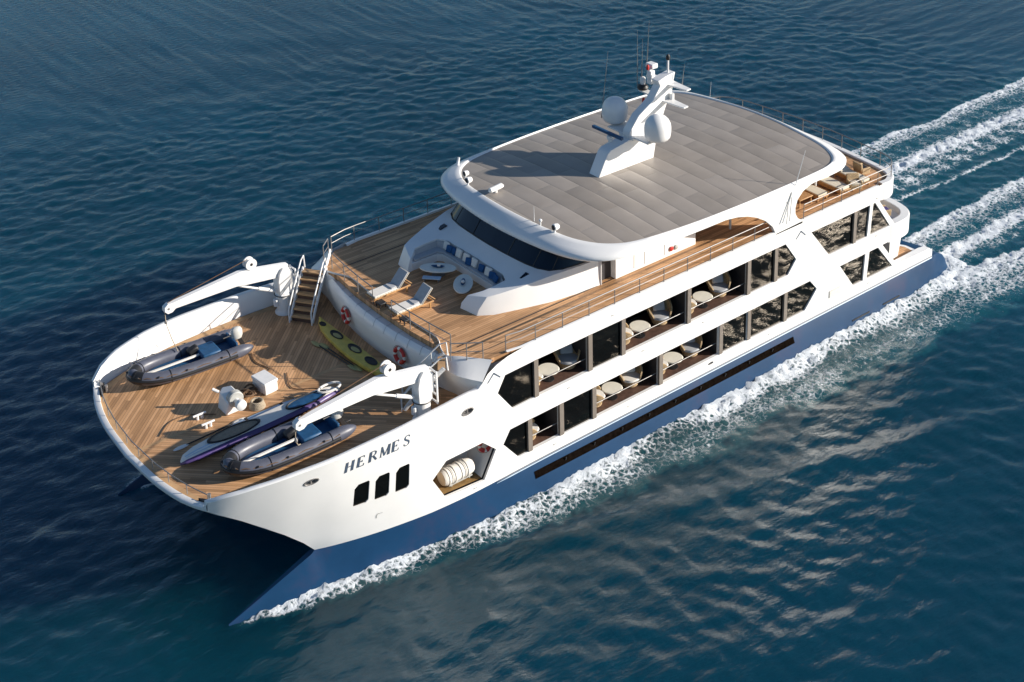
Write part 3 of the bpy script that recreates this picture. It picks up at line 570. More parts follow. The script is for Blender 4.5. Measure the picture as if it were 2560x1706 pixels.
# ------------------------------------------------------------------ cowl, windshield, sofa
WB = [(10.02, 0, 8.37), (10.0, .9, 8.37), (9.96, 1.7, 8.37), (9.9, 2.5, 8.37), (9.76, 3.2, 8.37), (9.5, 3.7, 8.37), (9.0, 4.02, 8.40), (8.3, 4.2, 8.44), (7.23, 4.36, 8.5)]
WT = [(9.3, 0, 9.3), (9.28, .9, 9.3), (9.24, 1.7, 9.3), (9.16, 2.5, 9.28), (9.0, 3.15, 9.26), (8.75, 3.6, 9.25), (8.4, 3.85, 9.22), (7.9, 4.0, 9.2), (7.23, 4.1, 9.2)]
for mir in (False, True):
    ob = [(13.2, 2.06), (13.04, 3.06), (12.44, 3.48), (11.4, 3.82), (9.86, 4.28), (8.6, 4.46), (7.23, 4.56)]
    ot = [(12.9, 2.22, 7.78), (12.55, 3.18, 7.98), (12.05, 3.40, 8.05), (11.1, 3.72, 8.17), (9.6, 4.10, 8.36), (8.4, 4.36, 8.44), (7.23, 4.5, 8.5)]
    mb = MB(); mb.loft([[(x, y, UD-.01) for x, y in ob], [(x-.0, y-.02, 7.45) for (x, y) in [(13.12, 2.08), (12.93, 3.08), (12.36, 3.47), (11.33, 3.81), (9.8, 4.26), (8.55, 4.44), (7.23, 4.55)]], ot])
    # upper faces: wing top, ledge between sofa back and windshield
    it = [(12.86, 2.2, 7.78), (12.35, 2.62, 7.97), (11.7, 2.64, 8.0), (11.1, 2.6, 8.03), (10.85, 2.1, 8.03), (10.83, 0, 8.03)]
    led = [(10.6, 2.95, 8.13), (10.5, 2.1, 8.15), (10.48, 0, 8.15)]
    V = ot+it+led+WB; o = {('o', i): i for i in range(7)}; b_i = 7; b_l = 13; b_w = 16
    w = lambda i: b_w+i
    F = [(0, 1, b_i+1, b_i), (1, 2, b_i+2, b_i+1), (2, 3, b_i+3, b_i+2), (3, b_l, b_i+3), (3, 4, w(4), b_l), (b_l, b_i+3, b_i+4, b_l+1), (b_l+1, b_i+4, b_i+5, b_l+2),
         (b_l, w(4), w(3), b_l+1), (b_l+1, w(3), w(2)), (b_l+1, w(2), w(1), b_l+2), (b_l+2, w(1), w(0)), (4, w(5), w(4)), (4, 5, w(6), w(5)), (5, w(7), w(6)), (5, 6, w(8), w(7))]
    mb.add(V, F)
    # inboard faces down to the seat
    mb.loft([[p for p in it], [(p[0]-(0 if i else 0), p[1]-(.02 if i < 4 else 0), 7.5) for i, p in enumerate(it)]])
    mb.add([(13.2, 2.06, UD), (12.9, 2.22, 7.78), (12.86, 2.2, 7.78), (12.86, 2.1, UD)], [(0, 1, 2, 3)])
    mb.build('cowl', 'white', Y, smooth=32, mirror=mir)
    MB().box((10.42, 3.17, 8.19), (.42, .34, .05), rz=.15, rx=-.1, ry=.3).build('hatch', 'wsglass', Y, mirror=mir, bevel=.015)
    # sofa base + seat cushions
    sb = [(12.86, 2.1), (12.86, 2.6), (11.1, 2.62), (10.85, 2.1), (10.83, 0), (11.32, 0), (11.32, 1.9), (11.5, 2.1)]
    sf = MB().prism(sb, UD-.01, 7.56).build('sofa', 'white', Y, smooth=30, mirror=mir)
    sc_ = [(12.7, 2.14), (12.7, 2.55), (11.15, 2.57), (10.92, 2.08), (10.9, .01), (11.28, .01), (11.28, 1.88), (11.46, 2.14)]
    MB().prism(sc_, 7.561, 7.68).build('seat_cushion', 'cushg', sf, mirror=mir, bevel=.03)
    MB().loft([[(12.5, 2.58, 7.68), (12.5, 2.52, 7.68), (12.5, 2.57, 7.9)], [(11.2, 2.6, 7.68), (11.2, 2.5, 7.68), (11.2, 2.57, 7.96)], [(10.93, 2.05, 7.68), (11.05, 2.0, 7.68), (10.9, 2.03, 7.98)], [(10.9, 0, 7.68), (11.03, 0, 7.68), (10.87, 0, 7.98)]]).build('backrest', 'cushg', sf, mirror=mir)
    # windshield glass
    def densify(A, k=4):
        return [tuple(a) for a in [tuple(np.array(A[i])*(1-t/k)+np.array(A[i+1])*t/k) for i in range(len(A)-1) for t in range(k)]+[A[-1]]]
    ws = MB().loft([WB, WT]).build('windshield', 'wsglass', Y, smooth=60, mirror=mir)
    MB().tube([(p[0]+.01, p[1]+.01, p[2]+.01) for p in WB], .028, 6).build('gasket', 'dark', ws, mirror=mir)
    for t in ((0, .33, 1.0) if True else ()):
        pass
    for i, fr in ((1, .5), (3, .6), (5, .2)):
        a = Vector(WB[i]).lerp(Vector(WB[i+1]), fr); b = Vector(WT[i]).lerp(Vector(WT[i+1]), fr); q = (a-Vector((9, a.y*.3, a.z))).normalized()*.012
        MB().tube([a+q, b+q], .022, 5).build('mullion', 'dark', ws, mirror=mir)
    # wheelhouse side wall, doorway and after cabin wall
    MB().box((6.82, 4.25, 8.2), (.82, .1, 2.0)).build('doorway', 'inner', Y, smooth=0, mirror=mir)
    MB().prism([(7.23, 4.56), (7.23, 3.4), (7.33, 3.4), (7.33, 4.5)], UD, 8.5).build('cowl_end', 'white', Y, smooth=0, mirror=mir)
    mb = MB(); mb.prism([(6.42, 4.63), (1.36, 4.63), (1.36, 4.45), (6.3, 4.45), (6.3, 3.9), (6.42, 3.9)], UD, 9.35); cw = mb.build('cabin_wall', 'white', Y, mirror=mir, bevel=.015)
    for x in (5.3, 4.66, 3.4): MB().box((x, 4.64, 7.75), (.02, .014, .8)).build('panel_seam', 'grey', cw, smooth=0, mirror=mir)
    MB().tube([(7.24, 4.57, UD), (7.24, 4.57, 9.3)], .03, 6).build('door_post', 'white2', Y, mirror=mir)
    for x, z, mt in ((2.98, 8.0, 'red'), (2.66, 7.98, 'grey')): MB().lathe((x, 4.66, z-.45), [(.02, .0), (.11, .0), (.13, .02), (.1, .04), (.0, .045)], 12, 'Y').build('wall_light', mt, cw, mirror=mir)
MB().prism(sym([(6.3, 0), (6.3, 4.44), (1.3, 4.44), (1.3, 0)]), UD+.01, 9.4).build('cabin_core', 'inner', Y, smooth=0)
MB().prism([(9.0, 3.5), (9.0, -3.5), (6.4, -4.0), (6.4, 4.0)], UD+.01, 8.36).build('wheelhouse_floor', 'inner', Y, smooth=0)
# ------------------------------------------------------------------ roof
G = [(9.05, 0), (8.98, 1.5), (8.78, 3.0), (8.5, 4.1), (8.0, 4.95), (7.4, 5.5), (6.6, 5.88), (5.2, 6.15), (3, 6.36), (.5, 6.46), (-2, 6.48), (-4.3, 6.45), (-5.8, 6.36), (-6.6, 6.1), (-7.1, 5.55), (-7.45, 4.6), (-7.65, 3), (-7.8, 1.5), (-7.85, 0)]
LP = [(9.9, 0), (9.83, 1.6), (9.62, 3.3), (9.36, 4.4), (8.97, 5.25), (8.4, 5.85), (7.5, 6.28), (5.8, 6.52), (3, 6.66), (.5, 6.70), (-2, 6.72), (-4.3, 6.72), (-6.2, 6.7), (-7.15, 6.45), (-7.8, 5.9), (-8.15, 4.9), (-8.4, 3.2), (-8.5, 1.5), (-8.55, 0)]
def full(A): A = smooth_path([(A[1][0], -A[1][1])]+A+[(A[-2][0], -A[-2][1])], 4)[4:-4]; return A+[(x, -y) for x, y in A[-2:0:-1]]
g, lp = full(G), full(LP)
def cam_z(y): return 9.60+.31*(1-(y/6.5)**2)
def ring(t, dz, edge=True): return [(a[0]+(b[0]-a[0])*t, a[1]+(b[1]-a[1])*t, cam_z(a[1])*(1-t)+(9.46+.06*(1-(b[1]/6.5)**2))*t+dz) for a, b in zip(g, lp)]
lip = ring(1, 0)
rings = [[(x-(.04 if x > 0 else -.04), y*.99, z-.05) for x, y, z in ring(0, 0)], ring(0, .0), ring(.06, .035), ring(.3, .035), ring(.62, .03), ring(.88, .01), ring(1, -.06), [(x, y, z-.16) for x, y, z in ring(1, 0)], [(x*.997, y*.985, z-.22) for x, y, z in ring(1, 0)], [(a[0]*.97, a[1]*.93, 9.28) for a in g]]
mb = MB(); n = len(g)
mb.loft([r+[r[0]] for r in rings]); roof = mb.build('roof_visor', 'white', Y, smooth=55)
mb = MB(); ks = (1, .985, .93, .8, .6, .4, .2)
mb.loft([[(.6+(x-.6)*k, y*k, cam_z(y*k)-.045) for x, y in g]+[(.6+(g[0][0]-.6)*k, g[0][1]*k, cam_z(g[0][1]*k)-.045)] for k in ks])
mb.add([(.6+(x-.6)*.2, y*.2, cam_z(y*.2)-.045) for x, y in g], [tuple(range(n))]); mb.build('roof_deck', 'roof', roof, smooth=60)
MB().add([(a[0]*.965, a[1]*.925, 9.285) for a in g], [tuple(range(n))]).build('roof_soffit', 'white', roof, smooth=0)
# side arches joining hull and roof
arch = [(-2.25, 7.2), (-1.95, 7.7), (-1.4, 8.2), (-.75, 8.6), (-.1, 8.88), (.6, 9.08), (1.4, 9.2), (2.4, 9.29), (2.4, 9.33), (-6.8, 9.33), (-6.8, 9.24), (-5.2, 9.22), (-4.5, 9.14), (-3.95, 8.95), (-3.6, 8.6), (-3.5, 8.2), (-3.55, 7.85), (-3.75, 7.55), (-4.15, 7.25), (-4.15, 7.15), (-2.25, 7.15)]
for mir in (False, True):
    n = len(arch); yy = lambda z: 6.43+.13*max(0, z-7.25)/2
    mb = MB(); tri = tessellate_polygon([[Vector((x, z, 0)) for x, z in arch]])
    mb.add([(x, yy(z), z) for x, z in arch]+[(x, yy(z)-.22, z) for x, z in arch], [(i, (i+1) % n, n+(i+1) % n, n+i) for i in range(n)]+[tuple(a) for a in tri]+[tuple(q+n for q in a)[::-1] for a in tri])
    ar = mb.build('side_arch', 'white', Y, smooth=30, mirror=mir)
    for pts in ([(-2.75, 8.75), (-2.95, 8.6), (-2.95, 7.5)], [(-3.15, 8.9), (-3.15, 7.6)], [(.6, 9.22), (-3.3, 9.02)]): MB().tube([(x, yy(z)+.008, z) for x, z in pts], .011, 4).build('seam', 'grey', ar, mirror=mir)
    for x in (-7.2, -1.0): MB().tube([(x, 4.6, UD), (x, 4.6, 9.3)], .06, 10).build('roof_post', 'white2', Y, mirror=mir)
    if mir: continue
    aw = MB().tube([(-2.55, yy(8)+.07, 7.72), (-3.15, yy(8)+.10, 9.3)], [.035, .03], 6).tube([(-3.15, 6.66, 9.3), (-3.85, 6.66, 11.15)], [.022, .012], 6).build('whip_antenna', 'white2', Y, mirror=mir)
MB().tube([(-10.6, -6.3, 7.2), (-10.75, -6.3, 9.1)], [.02, .01], 5).build('whip_antenna', 'white2', Y)
MB().lathe((-8.6, -5.9, UD), [(.16, 0), (.16, 1.0), (.13, 1.12), (.0, 1.15)], 14).build('vent_post', 'white2', Y)
# roof fittings
for mir in (False, True):
    z = cam_z(3.24)
    s = MB().tube([(8.78, 3.24, z-.02), (8.78, 3.24, z+.14)], .05, 8).lathe((8.7, 3.24, z+.24), [(.02, -.14), (.12, -.12), (.155, 0), (.155, .12), (.13, .15)], 16, 'X').build('searchlight', 'white2', Y, mirror=mir)
    MB().lathe((8.7, 3.24, z+.24), [(.125, .148), (.12, .16), (.0, .162)], 16, 'X').build('lens', 'dark', s, mirror=mir)
s = MB().lathe((8.35, -3.95, cam_z(4)+.27), [(.02, -.12), (.11, -.1), (.14, 0), (.14, .12)], 14, 'X').tube([(8.4, -3.95, 9.75), (8.4, -3.95, 9.97)], .04, 6).build('searchlight', 'white2', Y)
MB().lathe((8.35, -3.95, cam_z(4)+.27), [(.12, .121), (0, .13)], 14, 'X').build('lens', 'dark', s)
MB().tube([(8.86, 2.35, cam_z(2.3)), (8.86, 2.35, cam_z(2.3)+.2)], .03, 6).lathe((8.86, 2.35, cam_z(2.3)+.22), [(.02, -.05), (.07, -.03), (.08, .02), (.05, .07), (0, .08)], 10).build('gps_dome', 'white2', Y)
MB().tube([(8.82, 1.85, 9.86), (8.82, 1.85, 10.6)], [.02, .008], 5).build('whip_antenna', 'white2', Y)
MB().tube([(8.7, -1.65, 9.99), (8.65, -1.65, 10.06), (7.95, -1.7, 10.09), (7.85, -1.7, 10.03)], [.06, .13, .13, .06], 12).tube([(8.3, -1.68, 9.85), (8.3, -1.68, 10.05)], .08, 8).build('roof_pod', 'white2', Y)
MB().tube([(7.6, -5.75, 9.6), (7.45, -5.8, 10.0)], [.09, .06], 8).build('nav_light_housing', 'white2', Y)
# ------------------------------------------------------------------ mast
lo = [(3.75, 9.7), (3.1, 10.9), (2.9, 11.05), (1.35, 11.3), (-.1, 10.72), (.1, 9.7)]
mast = MB().prism_y(lo, -.36, .36).build('mast', 'white', Y, bevel=.03)
up = [(1.6, 11.2), (1.55, 11.6), (.95, 12.28), (.35, 12.62), (0, 12.86), (-.45, 13.45), (-.3, 13.74), (-.8, 13.86), (-1.46, 13.95), (-1.32, 13.36), (-1.22, 12.7), (-.95, 12.5), (-.74, 12.05), (-.4, 11.2), (-.12, 10.75), (1.2, 10.9)]
MB().prism_y(up, -.25, .25).build('mast_fin', 'white', mast, bevel=.03)
MB().box((.95, 0, 11.33), (1.1, 2.9, .09)).prism([(.2, -.5), (.2, .5), (1.6, .5), (1.6, -.5)], 11.2, 11.36).build('dome_platform', 'white2', mast, bevel=.02)
for sg in (1, -1):
    MB().lathe((.93, sg*1.53, 11.42), [(.3, -.05), (.36, 0), (.52, .06), (.62, .2), (.655, .45), (.655, .68), (.62, .88), (.53, 1.06), (.39, 1.2), (.2, 1.29), (0, 1.31)], 28).build('radar_dome', 'white' if sg == 1 else 'white', mast, smooth=60)
for x, z, w_ in ((-.9, 12.62, 1.62), (-1.25, 13.38, 1.43)):
    MB().prism([(x+.32, 0), (x+.16, -w_), (x-.16, -w_+.03), (x-.3, 0), (x-.16, w_-.03), (x+.16, w_)], z-.035, z+.035).build('spreader', 'white2', mast, bevel=.012)
def inst(p, kind):
    x, y, z = p
    if kind == 'horn': MB().lathe((x, y, z), [(.03, 0), (.05, .1), (.09, .22), (.12, .3), (.0, .3)], 12).build('horn', 'white2', mast)
    if kind == 'red': MB().lathe((x, y, z), [(.06, 0), (.075, .05), (.075, .2), (.05, .26), (0, .27)], 10).build('red_light', 'red', mast)
    if kind == 'ball': MB().lathe((x, y, z), [(.1, 0), (.24, .05), (.3, .16), (.24, .28), (.1, .32)], 16).build('camera_base', 'dark', mast); MB().lathe((x, y, z+.3), [(.11, 0), (.15, .12), (.15, .3), (.1, .4), (0, .42)], 14).build('camera_head', 'white2', mast)
inst((-.78, -1.35, 12.7), 'ball'); inst((-.5, -1.0, 12.2), 'red'); inst((-.55, -.75, 14.0), 'red')
MB().box((-.9, -.9, 13.5), (.3, .3, .7)).box((-.95, -.9, 14.1), (.4, .5, .25)).tube([(-.8, -.9, 13.3), (-.8, -.9, 13.9)], .1, 8).build('thermal_camera', 'white2', mast, bevel=.04)
MB().tube([(-1.2, 0, 13.9), (-1.2, 0, 14.6)], .05, 8).build('light_post', 'white2', mast); MB().lathe((-1.2, 0, 14.58), [(.09, 0), (.11, .08), (.1, .2), (.05, .28), (0, .29)], 12).build('masthead_light', 'dark', mast)
MB().tube([(-1.1, .4, 12.65), (-1.1, .4, 12.95)], .12, 10).build('sensor', 'white2', mast)
for a, b in (((-1.0, -1.3, 14.0), (-1.15, -1.3, 16.3)), ((-.7, -1.35, 13.0), (-.75, -1.35, 15.4)), ((-.5, -1.45, 13.0), (-.5, -1.45, 15.9)), ((1.4, -2.0, 11.6), (.95, -2.0, 15.0)), ((-1.6, .6, 13.3), (-1.75, .6, 14.4))):
    MB().tube([a, tuple(.45*p+.55*q for p, q in zip(b, a)), b], [.03, .02, .008], 5).build('whip_antenna', 'steel', mast)
rd = MB().tube([(2.35, -.3, 11.12), (2.35, -.3, 11.3)], .09, 10).lathe((2.35, -.3, 11.3), [(.16, 0), (.16, .16), (.1, .2)], 14).build('radar', 'white2', mast)
MB().box((2.39, -.43, 11.6), (.16, 2.15, .14)).build('scanner_bar', 'navy', rd, bevel=.02)
# ------------------------------------------------------------------ cranes (bolted to the foredeck)
for sg in (1, -1):
    cy_ = 5.61*sg
    cr = MB().lathe((17.7, cy_, FD), [(.44, 0), (.44, .05), (.36, .12), (.33, .2), (.33, .92), (.37, .93), (.37, .98), (.3, 1.0), (.3, 1.05)], 24).build('crane', 'white2', Y, smooth=40)
    MB().prism_y([(18.0, 6.35), (18.02, 7.1), (17.92, 7.5), (17.75, 7.72), (17.45, 7.72), (17.36, 7.4), (17.36, 6.35)], cy_-.26, cy_+.26).build('crane_post', 'white2', cr, bevel=.03)
    arm = [(17.4, 7.35), (17.38, 7.78), (17.6, 7.84), (19.5, 8.2), (19.75, 8.22), (23.0, 7.9), (23.22, 7.92), (23.4, 7.8), (23.42, 7.6), (23.28, 7.46), (23.05, 7.48), (22.9, 7.6), (20.0, 7.58), (19.6, 7.5), (18.1, 7.3)]
    MB().prism_y(arm, cy_-.13, cy_+.13).build('crane_arm', 'white', cr, bevel=.02)
    MB().lathe((23.22, cy_-.15, 7.7), [(.0, 0), (.05, 0), (.05, .3), (0, .3)], 10, 'Y').build('pin', 'steel', cr)
    MB().lathe((19.2, cy_-.17, 8.42), [(.0, 0), (.27, 0), (.27, .05), (.16, .06), (.16, .28), (.27, .29), (.27, .34), (0, .34)], 22, 'Y').build('winch_drum', 'white2', cr)
    MB().lathe((19.2, cy_-.175, 8.42), [(.0, 0), (.07, 0), (.07, .35), (0, .35)], 12, 'Y').build('hub', 'dark', cr)
    MB().tube([(18.1, cy_, 6.62), (18.9, cy_, 7.03)], .085, 10).tube([(18.9, cy_, 7.03), (19.8, cy_, 7.5)], .05, 8).build('hydraulic_ram', 'white2', cr)
    MB().tube([(19.3, cy_, 8.65), (22.9, cy_, 8.0), (23.2, cy_, 7.93)], .018, 5).build('cable', 'drope', cr)
    tgt = (23.35, -4.7, 6.02) if sg == -1 else (22.7, 4.6, 6.02)
    MB().tube([(23.36, cy_, 7.55), (23.38, cy_*.995, 7.0), ((23.38+tgt[0])/2, (cy_+tgt[1])/2, 6.4), tgt], .022, 5).build('hoist_line', 'rope', cr)
    MB().lathe((23.37, cy_, 6.95), [(.02, 0), (.06, .03), (.07, .1), (.03, .2), (0, .21)], 8).build('hook', 'steel', cr)
    fr = MB()
    for dy in (-.3, .3):
        fr.box((17.12, cy_+dy*.8, 6.75), (.07, .07, 1.5))
    for z in (6.05, 6.4, 6.75, 7.1, 7.45): fr.box((17.12, cy_, z), (.06, .5, .07))
    fr.box((17.25, cy_+.0, 7.0), (.1, .34, .85)); fr.build('valve_frame', 'white2', cr, bevel=.01)
    MB().tube([(17.3, cy_-.25, 6.4), (17.2, cy_-.4, 6.7), (17.45, cy_-.33, 7.2), (17.9, cy_-.29, 7.0), (18.0, cy_-.3, 6.45)], .02, 5).build('hose', 'dark', cr)
    MB().tube([(17.7+.40*math.cos(a), cy_+.40*math.sin(a), 6.36) for a in np.linspace(0, 2*math.pi, 20)[:-1]], .022, 5, closed=True).build('slew_ring', 'dark', cr)
    MB().lathe((18.1, cy_, 5.85), [(.12, 0), (.12, .3), (.08, .34), (0, .35)], 10).build('slew_motor', 'white2', cr)
# anchor windlass
wl = MB().prism([(23.62, .2), (22.95, .2), (22.95, -.45), (23.35, -.82), (23.62, -.6)], FD, 5.98, top=[(23.55, .22), (23.0, .2, 6.28), (23.0, -.42, 6.3), (23.3, -.7, 6.2), (23.5, -.55, 6.12)]).build('windlass', 'white2', Y, bevel=.05)
MB().lathe((23.15, .2, 5.95), [(.0, 0), (.12, 0), (.12, .22), (.2, .28), (.23, .36), (.22, .5), (.12, .55), (0, .55)], 18, 'Y').build('warping_drum', 'white2', wl, smooth=50)
MB().lathe((23.15, -.05, 6.0), [(.3, 0), (.34, .03), (.34, .26), (.3, .3)], 20, 'Y').build('chain_wheel', 'grey', wl)
MB().tube([(23.5, -.6, 6.1), (23.7, -.75, 6.25)], .06, 8).build('brake_wheel', 'white2', wl)
for mir in (False, True):
    b = MB().tube([(24.42, .38, FD), (24.42, .38, FD+.2)], .06, 8).tube([(24.62, .38, FD), (24.62, .38, FD+.2)], .06, 8).tube([(24.24, .38, FD+.2), (24.8, .38, FD+.2)], .045, 8).build('mooring_cleat', 'white2', Y, mirror=not mir)
# mooring lines lying on the teak belong together with the windlass: one coil object each
def rp(pts, r=.022, mat='drope', lab=None, z=FD+.03):
    P = smooth_path(pts, 5); o = MB().tube([(x, y, z) for x, y in P], r, 5).build('mooring_line', mat); return tag(o, lab, 'rope', 'mooring lines lying on the foredeck')
rp([(20.6, -3.4), (20.8, -2.6), (20.6, -1.7), (21.05, -1.75)], lab='dark line running across the lit planks aft of the windlass')
rp([(20.2, -1.0), (20.6, .2), (19.7, 1.0), (19.3, 2.1), (20.0, 2.6)], .02, lab='dark line snaking past the white deck box toward the kayaks')
rp([(23.9, -.2), (24.8, -.9), (25.6, -.9), (26.3, -.3)], .02, lab='thin dark line leading from the windlass toward the bow')
rp([(21.2, .5), (20.7, 1.2), (21.2, 1.5), (20.5, 1.7)], .022, 'rope', lab='pale line curling between the deck box and the white tandem kayak')
mb = MB()
for k in range(5): mb.tube([(22.35+.30*math.cos(a)*(1-.06*k), .42+.30*math.sin(a)*(1-.06*k), FD+.04+.06*k) for a in np.linspace(0, 2*math.pi, 22)[:-1]], .045, 6, closed=True)
tag(mb.build('rope_coil', 'rope'), 'coil of pale rope beside the windlass drum', 'rope coil')
mb = MB()
for k in range(9):
    c = (22.35+random.uniform(-.3, .3), -.5+random.uniform(-.3, .3)); mb.tube([(c[0]+.22*math.cos(a), c[1]+.2*math.sin(a), FD+.04+.035*k+.03*math.sin(2*a)) for a in np.linspace(0, 2*math.pi, 14)[:-1]], .035, 5, closed=True)
tag(mb.build('rope_pile', 'drope'), 'heap of dark brown rope between windlass and white deck box', 'rope pile')
bx = empty('deck_box', (0, 0, 0), 0, 'white lidded deck box behind the rope heap', 'deck box')
MB().box((21.45, -.55, FD+.22), (.62, .95, .44), rz=.1).build('box_body', 'white2', bx, bevel=.03); MB().box((21.45, -.55, FD+.51), (.68, 1.0, .12), rz=.1).build('lid', 'white2', bx, bevel=.03)
# ------------------------------------------------------------------ inflatable tenders
def dinghy(loc, rz, label):
    o = empty('inflatable_tender', loc, rz, label, 'inflatable boat', 'inflatable tenders stowed on the foredeck')
    path = [(-2.75, -.78, .42), (-2.2, -.78, .40), (-1.2, -.80, .38), (0, -.80, .38), (1.0, -.76, .40), (1.7, -.60, .45), (2.15, -.32, .5), (2.32, 0, .53), (2.15, .32, .5), (1.7, .60, .45), (1.0, .76, .40), (0, .80, .38), (-1.2, .80, .38), (-2.2, .78, .40), (-2.75, .78, .42)]
    P = smooth_path([p[:2] for p in path], 3); Z = np.interp(range(len(P)), [i*3 for i in range(len(path))], [p[2] for p in path])
    n = len(P); rr_ = [.06, .15, .22]+[.27]*(n-6)+[.22, .15, .06]
    MB().tube([(x, y, z) for (x, y), z in zip(P, Z)], rr_, 14).build('tube', 'tube', o, smooth=60)
    ix = [i for i in range(n) if 3 < i < n-4]
    def outw(i, d, dz):
        a, b = Vector(P[i-1]), Vector(P[i+1]); t = (b-a).normalized(); nn = Vector((t.y, -t.x)); q = Vector(P[i])+nn*d
        return (q.x, q.y, Z[i]+dz)
    MB().tube([outw(i, .265, .0) for i in ix], .045, 6, sq=1.7).build('rub_strake', 'dark', o)
    gl = []
    for j, i in enumerate(ix): gl.append(outw(i, .235-.02*(j % 2), .17-.06*(j % 2)))
    MB().tube(gl, .02, 5).build('grab_line', 'drope', o)
    for i in ix[::4]:
        q = outw(i, .225, .165); MB().lathe(q, [(.0, -.02), (.06, -.01), (.05, .03), (0, .04)], 8).build('lifting_eye', 'dark', o)
    for i in ix[5::7]: MB().tube([outw(i, .28*math.cos(a), .28*math.sin(a)) for a in np.linspace(-.5, 3.6, 10)], .018, 5).build('strap', 'dark', o)
    for a_, b_ in ((n//2-4, n//2-1), (n//2+1, n//2+4)): MB().tube([(P[i][0], P[i][1], Z[i]+.004) for i in range(a_, b_+1)], .276, 14).build('bow_patch', 'dark', o, smooth=60)
    fl = [(-2.2, -.58), (.9, -.56), (1.6, -.38), (2.05, 0), (1.6, .38), (.9, .56), (-2.2, .58)]
    MB().prism(fl, .2, .27).build('floor', 'navy', o)
    MB().loft([[(-2.0, -.3, .05), (-2.0, 0, -.02+.1), (-2.0, .3, .05)], [(-2.0, -.56, .25), (-2.0, 0, .25), (-2.0, .56, .25)]]).build('keel', 'tube', o)
    MB().box((.65, .12, .50), (3.1, .13, .07), rz=.05, ry=-.02).build('mast_spar' if False else 'stowed_spar', 'cushw', o, bevel=.02)
    MB().box((-1.0, 0, .48), (.85, 1.0, .26)).build('thwart', 'navy', o, bevel=.07)
    MB().box((-.45, -.3, .55), (.5, .35, .35), ry=.3).build('console', 'dark', o, bevel=.08)
    MB().box((-2.12, 0, .45), (.1, 1.1, .5)).build('transom', 'navy', o, bevel=.02)
    mt = MB().lathe((-2.35, .05, .72), [(.0, -.1), (.16, -.08), (.2, .05), (.2, .28), (.15, .40), (0, .44)], 16, sx=1.35, sy=.9).build('outboard_motor', 'motor', o, smooth=60)
    MB().box((-2.5, .05, .45), (.18, .14, .6), ry=.35).box((-2.75, .05, .25), (.4, .05, .05)).build('motor_leg', 'dark', mt, bevel=.02)
    MB().tube([(-2.2, .05, .85), (-1.7, .1, .85)], .03, 6).build('tiller', 'dark', mt)
    return o
dinghy((23.25, -4.18, FD), R(-3), 'grey inflatable tender with blue floor on the sunlit side of the foredeck')
dinghy((23.05, 3.93, FD), R(-1), 'grey inflatable tender below the near crane arm, beside the written bulwark')
# tandem kayak in white and purple
kk = empty('sit_in_kayak', (0, 0, 0), 0, 'long white and purple two-seat kayak between the near tender and the windlass', 'kayak')
def kay(path, wid, hgt, n=12, z0=FD+.06):
    secs = []
    for (x, y), w_, h_ in zip(path, wid, hgt):
        secs.append([(x, y+w_*math.cos(a), z0+h_*.5+h_*.5*math.sin(a)*(1 if math.sin(a) > 0 else 1)) for a in np.linspace(0, 2*math.pi, n+1)[:-1]])
    return secs
pth = [(26.5, 2.02), (26.3, 2.02), (25.8, 2.0), (25.0, 1.98), (24.0, 1.95), (23, 1.92), (22, 1.88), (21, 1.86), (20.2, 1.84), (19.6, 1.82), (19.3, 1.82)]
MB().loft(kay(pth, [.05, .24, .38, .45, .47, .47, .47, .45, .4, .28, .08], [.1, .26, .34, .38, .38, .36, .36, .38, .4, .36, .15]), closed=True, cap=True).build('hull', 'purple', kk, smooth=60)
MB().loft([[(x, y-w_*.86, FD+h_), (x, y-w_*.3, FD+h_+.045), (x, y+w_*.3, FD+h_+.045), (x, y+w_*.72, FD+h_)] for (x, y), w_, h_ in zip(pth, [.05, .24, .38, .45, .47, .47, .47, .45, .4, .28, .08], [.16, .30, .37, .4, .41, .39, .39, .4, .42, .38, .2])]).build('deck', 'cushw', kk, smooth=60)
MB().loft([[(x, y+w_*.0, FD+h_+.05), (x, y+w_*.55, FD+h_+.035)] for (x, y), w_, h_ in zip(pth[1:5], [.2, .33, .39, .41], [.30, .37, .40, .41])]).build('stripe', 'lblue', kk, smooth=0)
for cx, a, b, mt in ((24.15, 1.15, .36, 'tan'), (20.9, .95, .33, 'navy')):
    MB().lathe((cx, 1.93, FD+.425), [(.93, .0), (1.0, .03), (1.0, .07), (.92, .08), (.88, .03)], 30, sx=a, sy=b).build('cockpit_rim', 'dark', kk)
    MB().lathe((cx, 1.93, FD+.425), [(.88, .035), (.5, .05), (0, .055)], 30, sx=a, sy=b).build('cockpit', mt, kk)
MB().tube([(19.75+.5*math.cos(a), 1.82+.27*math.sin(a), FD+.50) for a in np.linspace(0, 2*math.pi, 20)[:-1]], .05, 6, closed=True).build('coaming', 'cushw', kk)
